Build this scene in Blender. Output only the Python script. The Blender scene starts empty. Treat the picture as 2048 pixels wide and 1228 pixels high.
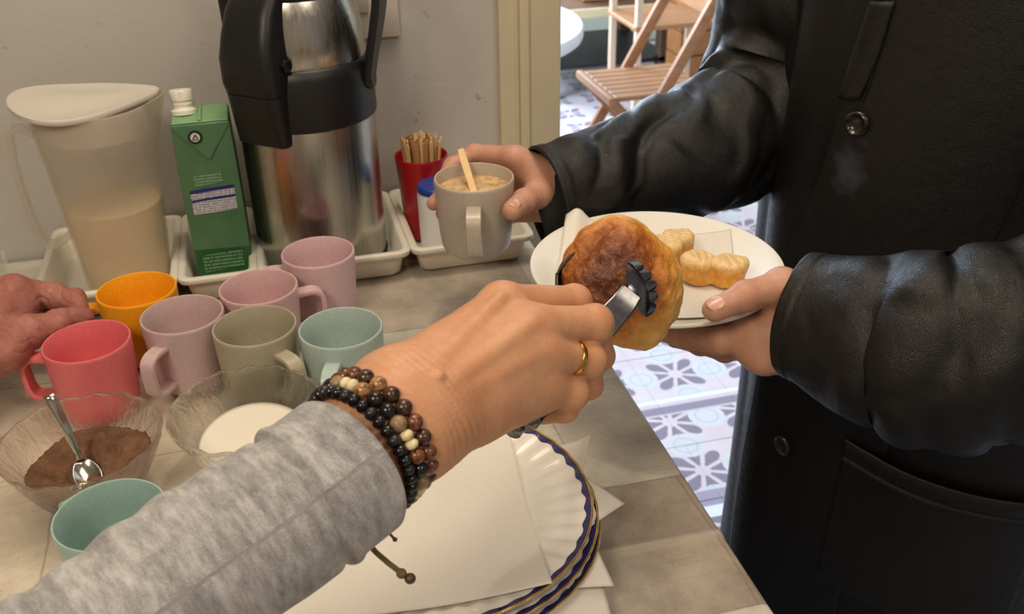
import bpy, bmesh, math, random
import numpy as np
from mathutils import Matrix, Vector

# ------------------------------------------------------------------ scene, camera, light
scene = bpy.context.scene
col = scene.collection
random.seed(7)
RNG = np.random.default_rng(11)
TAU = 2 * math.pi

cam_data = bpy.data.cameras.new('camera')
cam_data.sensor_fit = 'HORIZONTAL'
cam_data.sensor_width = 36.0
cam_data.lens = 36.0 * 1965.0 / 2048.0
cam_data.clip_start = 0.02
cam_data.dof.use_dof = True
cam_data.dof.focus_distance = 0.80
cam_data.dof.aperture_fstop = 12.0
cam = bpy.data.objects.new('camera', cam_data)
col.objects.link(cam)
AX = Vector((0.96671153, -0.25525303, -0.01773977))
AY = Vector((0.14030187, 0.47082747, 0.87099763))
AZ = Vector((-0.21397242, -0.84449238, 0.49096682))
cam.matrix_world = Matrix(((AX.x, AY.x, AZ.x, 0.0), (AX.y, AY.y, AZ.y, 0.0), (AX.z, AY.z, AZ.z, 1.45), (0, 0, 0, 1)))
scene.camera = cam

world = bpy.data.worlds.new('world')
scene.world = world
world.use_nodes = True
world.node_tree.nodes['Background'].inputs[0].default_value = (0.75, 0.85, 1.0, 1)
world.node_tree.nodes['Background'].inputs[1].default_value = 0.4

def area_light(name, loc, target, size, power, color, size_y=None):
    d = bpy.data.lights.new(name, 'AREA')
    d.energy = power
    d.color = color
    d.shape = 'RECTANGLE'
    d.size = size
    d.size_y = size_y or size
    o = bpy.data.objects.new(name, d)
    col.objects.link(o)
    o.location = loc
    o.rotation_euler = (Vector(target) - Vector(loc)).to_track_quat('-Z', 'Y').to_euler()
    return o

# kitchen ceiling lamps (warm) and the daylight window of the room beyond the door (cool), plus added fill lights
area_light('kitchen_lamp_light', (0.30, 0.92, 2.40), (0.25, 0.85, 0.0), 0.80, 8.0, (1.0, 0.83, 0.63))
area_light('kitchen_spot_light', (0.22, 1.05, 2.38), (0.1, 0.7, 0.9), 0.09, 3.0, (1.0, 0.86, 0.68))
area_light('kitchen_lamp_light_second', (-0.8, -0.4, 2.38), (-0.6, -0.1, 0.0), 0.60, 20.0, (1.0, 0.84, 0.66))
area_light('kitchen_fill_light', (0.8, -0.6, 2.38), (0.6, -0.1, 0.0), 0.60, 7.5, (1.0, 0.85, 0.68))  # added fill from behind the viewpoint, softens shadows on the table
area_light('back_room_window_light', (-0.72, 3.4, 1.6), (2.0, 3.1, 0.6), 1.5, 120.0, (0.66, 0.80, 1.0), 1.7)
area_light('far_fill_light', (0.65, 5.24, 1.65), (0.75, 1.0, 0.9), 1.2, 110.0, (0.66, 0.80, 1.0), 1.5)  # added light at an unseen opening, brightens coat and sleeve tops

vs = scene.view_settings
vs.view_transform = 'Standard'
vs.look = 'None'
vs.exposure = 0.13
vs.gamma = 1.0
vs.use_curve_mapping = False

cy = scene.cycles
cy.max_bounces = 8
cy.diffuse_bounces = 4
cy.glossy_bounces = 4
cy.transmission_bounces = 8
cy.transparent_max_bounces = 10
cy.caustics_reflective = False
cy.use_adaptive_sampling = True
cy.adaptive_threshold = 0.06

# ------------------------------------------------------------------ helpers: objects
def empty(name, loc=(0, 0, 0), rotz=0.0):
    o = bpy.data.objects.new(name, None)
    o.empty_display_size = 0.03
    col.objects.link(o)
    o.location = loc
    o.rotation_euler = (0, 0, rotz)
    return o

def tag(o, label=None, cat=None, group=None, kind=None):
    if label: o['label'] = label
    if cat: o['category'] = cat
    if group: o['group'] = group
    if kind: o['kind'] = kind
    return o

def obj(name, geo, material, parent=None, smooth=True, world_space=False, angle=None, uv=None):
    """Link one mesh object. geo = (verts, faces). With a parent the verts are in the parent's space,
    unless world_space, when the parent's location is taken off. Origin goes to the centre of the piece."""
    v = np.asarray(geo[0], dtype=np.float64).reshape(-1, 3)
    f = geo[1]
    if parent is not None and world_space:
        off = np.array(parent.location)
        q = parent.parent
        while q is not None:
            off = off + np.array(q.location); q = q.parent
        v = v - off
    c = (v.min(0) + v.max(0)) / 2
    if parent is None:
        c[2] = v[:, 2].min()
    me = bpy.data.meshes.new(name)
    if isinstance(f, np.ndarray):
        me.vertices.add(len(v)); me.vertices.foreach_set('co', (v - c).astype(np.float32).ravel())
        n, k = f.shape
        me.loops.add(n * k); me.loops.foreach_set('vertex_index', f.astype(np.int32).ravel())
        me.polygons.add(n)
        me.polygons.foreach_set('loop_start', np.arange(0, n * k, k, dtype=np.int32))
        me.polygons.foreach_set('loop_total', np.full(n, k, dtype=np.int32))
        me.update(calc_edges=True)
    else:
        me.from_pydata((v - c).tolist(), [], [tuple(int(i) for i in q) for q in f])
        bm = bmesh.new(); bm.from_mesh(me)
        bmesh.ops.recalc_face_normals(bm, faces=bm.faces)
        bm.to_mesh(me); bm.free()
        me.update()
    if uv is not None:
        lay = me.uv_layers.new(name='UVMap')
        li = np.empty(len(me.loops), dtype=np.int32); me.loops.foreach_get('vertex_index', li)
        lay.data.foreach_set('uv', np.asarray(uv, dtype=np.float32)[li].ravel())
    me.polygons.foreach_set('use_smooth', [smooth] * len(me.polygons))
    if angle is not None and smooth:
        me.set_sharp_from_angle(angle=math.radians(angle))
    for m in (material if isinstance(material, (list, tuple)) else [material]):
        me.materials.append(m)
    o = bpy.data.objects.new(name, me)
    col.objects.link(o)
    o.location = c
    if parent is not None:
        o.parent = parent
    return o

def children(o):
    return [c for c in bpy.data.objects if c.parent == o]

def copy_tree(o, parent=None):
    c = o.copy(); col.objects.link(c); c.parent = parent
    for ch in children(o):
        copy_tree(ch, c)
    return c

def like(o, name, loc, parent, rot=(0, 0, 0), scale=(1, 1, 1), material=None):
    """another object sharing o's mesh"""
    c = bpy.data.objects.new(name, o.data)
    col.objects.link(c)
    c.location = loc; c.rotation_euler = rot; c.scale = scale
    c.parent = parent
    if material is not None:
        c.material_slots[0].link = 'OBJECT'
        c.material_slots[0].material = material
    return c

# ------------------------------------------------------------------ helpers: geometry
def merge(*geos):
    V, F, n = [], [], 0
    for v, f in geos:
        v = np.asarray(v, float).reshape(-1, 3)
        V.append(v); F += [tuple(int(i) + n for i in q) for q in f]; n += len(v)
    return np.concatenate(V), F

def xform(geo, loc=(0, 0, 0), rot=None, scale=None):
    v = np.asarray(geo[0], float).reshape(-1, 3).copy()
    if scale is not None: v = v * np.asarray(scale, float)
    if rot is not None: v = v @ np.array(rot).T
    return v + np.asarray(loc, float), geo[1]

def rz(a):
    c, s = math.cos(a), math.sin(a)
    return np.array([[c, -s, 0], [s, c, 0], [0, 0, 1.0]])

def frame_from(z, hint=(0, 0, 1)):
    """rotation whose columns are x, y, z with the given z axis"""
    z = np.asarray(z, float); z = z / np.linalg.norm(z)
    h = np.asarray(hint, float)
    x = np.cross(h, z)
    if np.linalg.norm(x) < 1e-6: x = np.cross((1, 0, 0), z)
    x /= np.linalg.norm(x)
    y = np.cross(z, x)
    return np.stack([x, y, z], 1)

def box(x0, x1, y0, y1, z0, z1, bevel=0.0, seg=2):
    bm = bmesh.new()
    bmesh.ops.create_cube(bm, size=1)
    bmesh.ops.scale(bm, vec=(x1 - x0, y1 - y0, z1 - z0), verts=bm.verts)
    bmesh.ops.translate(bm, vec=((x0 + x1) / 2, (y0 + y1) / 2, (z0 + z1) / 2), verts=bm.verts)
    if bevel > 0:
        bmesh.ops.bevel(bm, geom=list(bm.edges), offset=bevel, segments=seg, profile=0.5, affect='EDGES')
    v = np.array([p.co[:] for p in bm.verts]); bm.verts.index_update()
    f = [tuple(p.index for p in q.verts) for q in bm.faces]
    bm.free()
    return v, f

def lathe(prof, seg=64, rad=None, zoff=None):
    """prof: list of (r, z). Closed at r=0 ends. rad(theta, r, z), zoff(theta, r, z): modulations."""
    prof = np.asarray(prof, float)
    th = np.arange(seg) * TAU / seg
    V, F, rows = [], [], []
    for r, z in prof:
        if r < 1e-7:
            rows.append([len(V)]); V.append((0, 0, z)); continue
        idx = []
        for t in th:
            rr = rad(t, r, z) if rad else r
            zz = zoff(t, r, z) if zoff else z
            idx.append(len(V)); V.append((rr * math.cos(t), rr * math.sin(t), zz))
        rows.append(idx)
    for a, b in zip(rows[:-1], rows[1:]):
        for i in range(seg):
            j = (i + 1) % seg
            if len(a) == 1 and len(b) == 1: continue
            if len(a) == 1: F.append((a[0], b[j], b[i]))
            elif len(b) == 1: F.append((a[i], a[j], b[0]))
            else: F.append((a[i], a[j], b[j], b[i]))
    return np.array(V), [tuple(reversed(q)) for q in F]

def loft(rings, closed=True, cap0=False, cap1=False):
    rings = np.asarray(rings, float)
    n, m, _ = rings.shape
    V = rings.reshape(-1, 3)
    F = []
    mm = m if closed else m - 1
    for i in range(n - 1):
        for j in range(mm):
            k = (j + 1) % m
            F.append((i * m + j, i * m + k, (i + 1) * m + k, (i + 1) * m + j))
    if cap0: F.append(tuple(reversed(range(m))))
    if cap1: F.append(tuple(range((n - 1) * m, n * m)))
    return V, F

def catmull(pts, n):
    """smooth resampling of rows of pts (any width) at n points"""
    p = np.asarray(pts, float)
    p = np.concatenate([[2 * p[0] - p[1]], p, [2 * p[-1] - p[-2]]])
    k = len(p) - 3
    out = []
    for u in np.linspace(0, k, n):
        i = min(int(u), k - 1); t = u - i
        a, b, c, d = p[i], p[i + 1], p[i + 2], p[i + 3]
        out.append(0.5 * (2 * b + (c - a) * t + (2 * a - 5 * b + 4 * c - d) * t * t + (3 * b - a - 3 * c + d) * t ** 3))
    return np.array(out)

def path_frames(path, hint):
    path = np.asarray(path, float)
    t = np.gradient(path, axis=0)
    t /= np.linalg.norm(t, axis=1)[:, None]
    x = np.asarray(hint, float)
    X, Y = [], []
    for k in t:
        x = x - k * x.dot(k); x = x / np.linalg.norm(x)
        X.append(x.copy()); Y.append(np.cross(k, x))
    return t, np.array(X), np.array(Y)

def tube(path, radius, seg=10, hint=(0, 0, 1), n=None, caps=True):
    """round tube; path rows xyz; radius scalar or per point"""
    path = np.asarray(path, float)
    r = np.full(len(path), radius) if np.isscalar(radius) else np.asarray(radius, float)
    if n:
        q = catmull(np.column_stack([path, r]), n); path, r = q[:, :3], q[:, 3]
    t, X, Y = path_frames(path, hint)
    th = np.arange(seg) * TAU / seg
    rings = path[:, None] + r[:, None, None] * (np.cos(th)[None, :, None] * X[:, None] + np.sin(th)[None, :, None] * Y[:, None])
    return loft(rings, True, caps, caps)

def ribbon(path, width_dir, w, t, bev=0.25):
    """rounded-rectangle section swept along path; width along width_dir"""
    path = np.asarray(path, float)
    tan = np.gradient(path, axis=0); tan /= np.linalg.norm(tan, axis=1)[:, None]
    wd = np.asarray(width_dir, float)
    wd = np.tile(wd, (len(path), 1)) if wd.ndim == 1 else wd
    nrm = np.cross(tan, wd); nrm /= np.linalg.norm(nrm, axis=1)[:, None]
    w = np.full(len(path), w) if np.isscalar(w) else np.asarray(w)
    t = np.full(len(path), t) if np.isscalar(t) else np.asarray(t)
    b = bev
    sec = [(-1, -1 + 2 * b), (-1, 1 - 2 * b), (-1 + b, 1), (1 - b, 1), (1, 1 - 2 * b), (1, -1 + 2 * b), (1 - b, -1), (-1 + b, -1)]
    rings = []
    for i in range(len(path)):
        # keep corner rounding about equal in both directions
        k = min(t[i] / w[i], 1.0)
        ring = []
        for (sx, sy) in sec:
            ax = abs(sx)
            sx2 = math.copysign(1 - (1 - ax) * k, sx) if ax < 1 else sx
            ring.append(path[i] + wd[i] * (sx2 * w[i] / 2) + nrm[i] * (sy * t[i] / 2))
        rings.append(ring)
    return loft(rings, True, True, True)

def prism(outline, z0, z1):
    """vertical extrusion of a 2D outline (counter-clockwise)"""
    n = len(outline)
    V = [(x, y, z0) for x, y in outline] + [(x, y, z1) for x, y in outline]
    F = [tuple(reversed(range(n))), tuple(range(n, 2 * n))]
    F += [(i, (i + 1) % n, n + (i + 1) % n, n + i) for i in range(n)]
    return np.array(V, float), F

class Waves:
    """cheap smooth noise: a sum of random sine waves"""
    def __init__(self, n, freq, seed, aniso=(1, 1, 1)):
        r = np.random.default_rng(seed)
        d = r.normal(size=(n, 3)); d /= np.linalg.norm(d, axis=1)[:, None]
        self.k = d * (freq * r.uniform(0.6, 1.5, size=(n, 1))) * np.asarray(aniso)
        self.p = r.uniform(0, TAU, n)
        self.n = n
    def __call__(self, P):
        P = np.asarray(P)
        out = np.zeros(P.shape[:-1], dtype=P.dtype)
        for k, p in zip(self.k, self.p):
            out += np.sin(P[..., 0] * P.dtype.type(k[0]) + P[..., 1] * P.dtype.type(k[1]) + P[..., 2] * P.dtype.type(k[2]) + P.dtype.type(p))
        return out / math.sqrt(self.n)

# ------------------------------------------------------------------ helpers: implicit surfaces
def sd_cone(P, a, b, ra, rb):
    a = np.asarray(a, np.float32); b = np.asarray(b, np.float32)
    d = b - a; L = float(d @ d) + 1e-12
    q = P - a
    t = np.clip((q @ d) / L, 0, 1)
    return np.sqrt(((q - t[..., None] * d) ** 2).sum(-1)) - (ra + t * (rb - ra))

def sd_ell(P, c, r, R=None):
    q = P - np.asarray(c, np.float32)
    if R is not None: q = q @ np.asarray(R, np.float32)
    r = np.asarray(r, np.float32)
    k0 = np.sqrt(((q / r) ** 2).sum(-1)); k1 = np.sqrt(((q / (r * r)) ** 2).sum(-1)) + 1e-9
    return k0 * (k0 - 1) / k1

def smin(a, b, k):
    if k <= 0: return np.minimum(a, b)
    h = np.clip(0.5 + 0.5 * (b - a) / k, 0, 1)
    return b + (a - b) * h - k * h * (1 - h)

def grid(lo, hi, h):
    lo = np.asarray(lo, float); hi = np.asarray(hi, float)
    n = np.ceil((hi - lo) / h).astype(int) + 1
    ax = [np.float32(lo[i]) + np.arange(n[i], dtype=np.float32) * np.float32(h) for i in range(3)]
    return np.stack(np.meshgrid(*ax, indexing='ij'), -1), lo

def surface_nets(F, lo, h):
    S = F < 0
    nx, ny, nz = F.shape
    cnt = np.zeros((nx - 1, ny - 1, nz - 1), np.int8)
    for dx in (0, 1):
        for dy in (0, 1):
            for dz in (0, 1):
                cnt += S[dx:nx - 1 + dx, dy:ny - 1 + dy, dz:nz - 1 + dz]
    act = (cnt > 0) & (cnt < 8)
    I = np.argwhere(act)
    idx = np.full(act.shape, -1, np.int64); idx[act] = np.arange(len(I))
    acc = np.zeros((len(I), 3)); num = np.zeros(len(I))
    cor = [(a, b, c) for a in (0, 1) for b in (0, 1) for c in (0, 1)]
    for a in cor:
        for ax in range(3):
            if a[ax] == 1: continue
            b = list(a); b[ax] = 1
            fa = F[I[:, 0] + a[0], I[:, 1] + a[1], I[:, 2] + a[2]]
            fb = F[I[:, 0] + b[0], I[:, 1] + b[1], I[:, 2] + b[2]]
            m = (fa < 0) != (fb < 0)
            t = np.where(m, fa / np.where(m, fa - fb, 1), 0)
            p = np.tile(np.array(a, float), (len(I), 1)); p[:, ax] = t
            acc += p * m[:, None]; num += m
    V = (I + acc / num[:, None]) * h + lo
    Q = []
    for ax in range(3):
        sl0 = [slice(None)] * 3; sl1 = [slice(None)] * 3
        sl0[ax] = slice(0, -1); sl1[ax] = slice(1, None)
        s0, s1 = S[tuple(sl0)], S[tuple(sl1)]
        E = np.argwhere(s0 != s1)
        u, w = (ax + 1) % 3, (ax + 2) % 3
        ok = (E[:, u] > 0) & (E[:, w] > 0) & (E[:, u] < F.shape[u] - 1) & (E[:, w] < F.shape[w] - 1)
        E = E[ok]
        def cell(du, dw):
            c = E.copy(); c[:, u] += du; c[:, w] += dw
            return idx[c[:, 0], c[:, 1], c[:, 2]]
        q = np.stack([cell(-1, -1), cell(0, -1), cell(0, 0), cell(-1, 0)], 1)
        flip = s1[E[:, 0], E[:, 1], E[:, 2]]
        q[flip] = q[flip][:, ::-1]
        Q.append(q)
    Q = np.concatenate(Q)
    a, b, c = V[Q[:, 0]], V[Q[:, 1]], V[Q[:, 2]]
    if (a * np.cross(b, c)).sum() < 0: Q = Q[:, ::-1]
    return V, np.ascontiguousarray(Q)

def sparse_mesh(field, lo, hi, h, st=4):
    """surface of field(P) = 0; the fine grid is only evaluated where a coarse one is near the surface"""
    lo = np.asarray(lo, float); hi = np.asarray(hi, float)
    n = (np.ceil((hi - lo) / (h * st)).astype(int) + 1) * st
    ax = [np.float32(lo[i]) + np.arange(n[i], dtype=np.float32) * np.float32(h) for i in range(3)]
    cx = [a[::st] + np.float32(h * (st - 1) / 2) for a in ax]
    Dc = field(np.stack(np.meshgrid(*cx, indexing='ij'), -1))
    D = Dc.repeat(st, 0).repeat(st, 1).repeat(st, 2).astype(np.float32)
    I = np.argwhere(np.abs(D) < h * st * 1.2 + 0.004)
    P = np.stack([ax[i][I[:, i]] for i in range(3)], -1)
    D[I[:, 0], I[:, 1], I[:, 2]] = field(P)
    return surface_nets(D, lo, h)

def limb_sdf(groups, h, k_join, pad=0.012, extra=None):
    """groups: list of (cones, k). cones: (a, b, ra, rb). Returns a mesh of the smooth union."""
    pts = np.array([p for g, _ in groups for c in g for p in c[:2]])
    rr = max(max(c[2], c[3]) for g, _ in groups for c in g)
    rl = np.array([[np.array(p) - r - pad, np.array(p) + r + pad] for g, _ in groups for c in g for p, r in ((c[0], c[2]), (c[1], c[3]))])
    def field(P):
        D = None
        for g, k in groups:
            d = None
            for (a, b, ra, rb) in g:
                e = sd_cone(P, a, b, ra, rb)
                d = e if d is None else smin(d, e, k)
            D = d if D is None else smin(D, d, k_join)
        return D
    return sparse_mesh(field, rl[:, 0].min(0), rl[:, 1].max(0), h)

def chain(pts, radii):
    return [(pts[i], pts[i + 1], radii[i], radii[i + 1]) for i in range(len(pts) - 1)]

# ------------------------------------------------------------------ helpers: materials
def lin(c):
    return tuple(((x / 255.0) / 12.92 if x <= 10 else (((x / 255.0) + 0.055) / 1.055) ** 2.4) for x in c)

class Mat:
    def __init__(self, name):
        self.m = bpy.data.materials.new(name); self.m.use_nodes = True
        self.t = self.m.node_tree; self.b = self.t.nodes['Principled BSDF']
        self._tc = None
    def n(self, kind, **kw):
        x = self.t.nodes.new(kind)
        for k, v in kw.items(): setattr(x, k, v)
        return x
    def link(self, a, b): self.t.links.new(a, b)
    def coord(self, which='Object', scale=(1, 1, 1), rot=(0, 0, 0), loc=(0, 0, 0)):
        tc = self.n('ShaderNodeTexCoord'); mp = self.n('ShaderNodeMapping')
        mp.inputs['Scale'].default_value = scale; mp.inputs['Rotation'].default_value = rot; mp.inputs['Location'].default_value = loc
        self.link(tc.outputs[which], mp.inputs['Vector'])
        return mp.outputs['Vector']
    def wpos(self, scale=(1, 1, 1), loc=(0, 0, 0)):
        g = self.n('ShaderNodeNewGeometry'); mp = self.n('ShaderNodeMapping')
        mp.inputs['Scale'].default_value = scale; mp.inputs['Location'].default_value = loc
        self.link(g.outputs['Position'], mp.inputs['Vector'])
        return mp.outputs['Vector']
    def noise(self, vec, scale, detail=3, rough=0.55, dist=0.0):
        x = self.n('ShaderNodeTexNoise'); self.link(vec, x.inputs['Vector'])
        x.inputs['Scale'].default_value = scale; x.inputs['Detail'].default_value = detail
        x.inputs['Roughness'].default_value = rough; x.inputs['Distortion'].default_value = dist
        return x.outputs['Fac']
    def voronoi(self, vec, scale, feature='F1', out='Distance'):
        x = self.n('ShaderNodeTexVoronoi', feature=feature); self.link(vec, x.inputs['Vector'])
        x.inputs['Scale'].default_value = scale
        return x.outputs[out]
    def ramp(self, fac, stops, interp='LINEAR'):
        r = self.n('ShaderNodeValToRGB'); r.color_ramp.interpolation = interp
        e = r.color_ramp.elements
        while len(e) < len(stops): e.new(0.5)
        for q, (p, c) in zip(e, stops):
            q.position = p; q.color = tuple(c) + (1,) if len(c) == 3 else c
        self.link(fac, r.inputs['Fac'])
        return r.outputs['Color']
    def math(self, op, a, b=None, c=None, clamp=False):
        x = self.n('ShaderNodeMath', operation=op, use_clamp=clamp)
        for i, v in enumerate((a, b, c)):
            if v is None: continue
            if isinstance(v, (int, float)): x.inputs[i].default_value = v
            else: self.link(v, x.inputs[i])
        return x.outputs[0]
    def mix(self, fac, a, b, blend='MIX'):
        x = self.n('ShaderNodeMix', data_type='RGBA', blend_type=blend)
        for s, v in ((x.inputs['Factor'], fac), (x.inputs['A'], a), (x.inputs['B'], b)):
            if isinstance(v, (int, float)): s.default_value = v
            elif isinstance(v, tuple): s.default_value = v + (1,) if len(v) == 3 else v
            else: self.link(v, s)
        return x.outputs['Result']
    def xyz(self, vec):
        s = self.n('ShaderNodeSeparateXYZ'); self.link(vec, s.inputs[0])
        return s.outputs
    def set(self, **kw):
        for k, v in kw.items():
            s = self.b.inputs[k.replace('_', ' ')]
            if isinstance(v, (int, float)): s.default_value = v
            elif isinstance(v, tuple): s.default_value = v + (1,) if (len(v) == 3 and s.type == 'RGBA') else v
            else: self.link(v, s)
        return self
    def bump(self, height, strength=0.3, dist=0.001):
        x = self.n('ShaderNodeBump'); x.inputs['Strength'].default_value = strength; x.inputs['Distance'].default_value = dist
        self.link(height, x.inputs['Height'])
        self.link(x.outputs['Normal'], self.b.inputs['Normal'])
        return self

def simple(name, rgb, rough=0.5, metal=0.0, var=0.06, scale=30, bump=0.0, bscale=200, bdist=0.0005, **kw):
    m = Mat(name)
    c = lin(rgb)
    n = m.noise(m.coord(), scale, 4)
    lo = tuple(x * (1 - var) for x in c); hi = tuple(min(1, x * (1 + var)) for x in c)
    m.set(Base_Color=m.ramp(n, [(0.3, lo), (0.7, hi)]), Roughness=rough, Metallic=metal, **kw)
    if bump: m.bump(m.noise(m.coord(), bscale, 3), bump, bdist)
    return m.m

# ================================================================== MATERIALS
T = 0.85          # height of the table top
def mat_wall(name, rgb, rgb2):
    m = Mat(name); p = m.wpos()
    n = m.noise(p, 3.0, 5, 0.6)
    c = m.ramp(n, [(0.3, lin(rgb)), (0.7, lin(rgb2))])
    sp = m.noise(p, 55.0, 2)
    c = m.mix(m.ramp(sp, [(0.69, (0, 0, 0)), (0.76, (1, 1, 1))]), c, tuple(x * 0.72 for x in lin(rgb)))
    m.set(Base_Color=c, Roughness=0.75).bump(m.noise(p, 120, 4), 0.25, 0.002)
    return m.m

M = {}
M['wall'] = mat_wall('wall_plaster', (186, 182, 177), (194, 190, 184))
M['wall_back_room'] = mat_wall('wall_back_room', (214, 216, 200), (222, 224, 208))
M['ceiling'] = mat_wall('ceiling_paint', (225, 222, 214), (232, 229, 222))
M['cream_paint'] = simple('cream_gloss_paint', (212, 200, 172), 0.4, var=0.04, scale=8, bump=0.1, bscale=60)
M['kitchen_floor'] = simple('kitchen_floor_vinyl', (150, 158, 172), 0.4, var=0.08, scale=6)
M['grout'] = simple('grout', (150, 140, 142), 0.8, var=0.1)
M['white_plastic'] = simple('white_plastic', (226, 220, 206), 0.35, var=0.02, Subsurface_Weight=0.05)
M['black_plastic'] = simple('black_plastic', (15, 15, 18), 0.42, var=0.1, bump=0.12, bscale=900, bdist=0.0003)
M['black_gloss'] = simple('black_gloss_plastic', (12, 12, 14), 0.2, var=0.1)
M['wood'] = None

def mat_wood(name, rgb, rgb2, axis=(1, 1, 1), rough=0.5, scale=14):
    m = Mat(name)
    p = m.coord('Object', axis)
    n = m.noise(p, scale, 5, 0.6, 1.2)
    g = m.noise(p, scale * 6, 3)
    c = m.ramp(n, [(0.3, lin(rgb)), (0.7, lin(rgb2))])
    c = m.mix(0.25, c, m.ramp(g, [(0.3, lin(rgb)), (0.7, lin(rgb2))]))
    m.set(Base_Color=c, Roughness=rough).bump(g, 0.15, 0.0005)
    return m.m
M['chair_wood'] = mat_wood('chair_wood', (146, 98, 62), (182, 130, 88), (0.3, 2, 2))
M['crate_wood'] = mat_wood('crate_wood', (150, 96, 52), (186, 130, 78), (0.4, 2, 2))
M['dark_wood'] = mat_wood('dark_wood', (84, 60, 46), (112, 84, 64), (0.3, 2, 2))
M['stir_wood'] = mat_wood('stirrer_birch', (214, 178, 122), (232, 202, 150), (6, 6, 0.4), 0.6, 40)
M['stir_wood_shaded'] = mat_wood('stirrer_birch_shaded', (160, 118, 66), (190, 146, 90), (6, 6, 0.4), 0.6, 40)  # shaded copy of the birch, shade put into its colour

# hydraulic floor tile print: eight-petal flowers and pale medallions
def mat_tile():
    m = Mat('hydraulic_tile')
    pos = m.xyz(m.wpos())
    S = 0.196
    near = m.math('LESS_THAN', pos[1], 1.90)              # the border course by the door is shifted half a tile
    tx = m.math('DIVIDE', m.math('SUBTRACT', pos[0], 0.857), S)
    tx = m.math('ADD', tx, m.math('MULTIPLY', near, 0.5))
    ty = m.math('DIVIDE', m.math('SUBTRACT', pos[1], 1.916), S)
    u = m.math('SUBTRACT', m.math('FRACT', tx), 0.5)      # flower centred on the tile
    v = m.math('SUBTRACT', m.math('FRACT', ty), 0.5)
    r = m.math('SQRT', m.math('ADD', m.math('MULTIPLY', u, u), m.math('MULTIPLY', v, v)))
    a = m.math('ARCTAN2', v, u)
    lobe = m.math('ABSOLUTE', m.math('COSINE', m.math('MULTIPLY', a, 4.0)))
    rim = m.math('ADD', 0.12, m.math('MULTIPLY', m.math('POWER', lobe, 0.6), 0.31))
    inside = m.math('LESS_THAN', r, rim)
    core = m.math('GREATER_THAN', r, 0.10)
    open_ = m.math('GREATER_THAN', lobe, m.math('SUBTRACT', 0.92, m.math('MULTIPLY', r, 1.9)))
    petal = m.math('MULTIPLY', m.math('MULTIPLY', inside, core), open_)
    # medallions on the middle of the tile edges
    u2 = m.math('SUBTRACT', m.math('FRACT', m.math('ADD', tx, 0.5)), 0.5)
    v2 = m.math('SUBTRACT', m.math('FRACT', m.math('ADD', ty, 0.5)), 0.5)
    ra = m.math('SQRT', m.math('ADD', m.math('MULTIPLY', u2, u2), m.math('MULTIPLY', v, v)))
    rb = m.math('SQRT', m.math('ADD', m.math('MULTIPLY', u, u), m.math('MULTIPLY', v2, v2)))
    rm = m.math('MINIMUM', ra, rb)
    med = m.math('LESS_THAN', rm, 0.235)
    ring = m.math('MULTIPLY', m.math('LESS_THAN', rm, 0.16), m.math('GREATER_THAN', rm, 0.13))
    base = m.ramp(m.noise(m.wpos(), 9, 4), [(0.3, lin((206, 190, 196))), (0.7, lin((218, 204, 208)))])
    c = m.mix(petal, base, lin((132, 122, 140)))
    c = m.mix(med, c, lin((206, 205, 208)))
    c = m.mix(ring, c, lin((190, 192, 200)))
    # border stripes along the door
    y = pos[1]
    def band(y0, y1):
        return m.math('MULTIPLY', m.math('GREATER_THAN', y, y0), m.math('LESS_THAN', y, y1))
    c = m.mix(band(1.845, 1.92), c, lin((206, 190, 196)))
    c = m.mix(band(1.898, 1.918), c, lin((226, 232, 238)))
    c = m.mix(band(1.852, 1.882), c, lin((140, 130, 148)))
    c = m.mix(band(1.500, 1.555), c, lin((160, 152, 172)))
    c = m.mix(band(1.470, 1.505), c, lin((226, 232, 238)))
    m.set(Base_Color=c, Roughness=0.38).bump(m.noise(m.wpos(), 40, 3), 0.08, 0.001)
    return m.m
M['tile'] = mat_tile()

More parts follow.
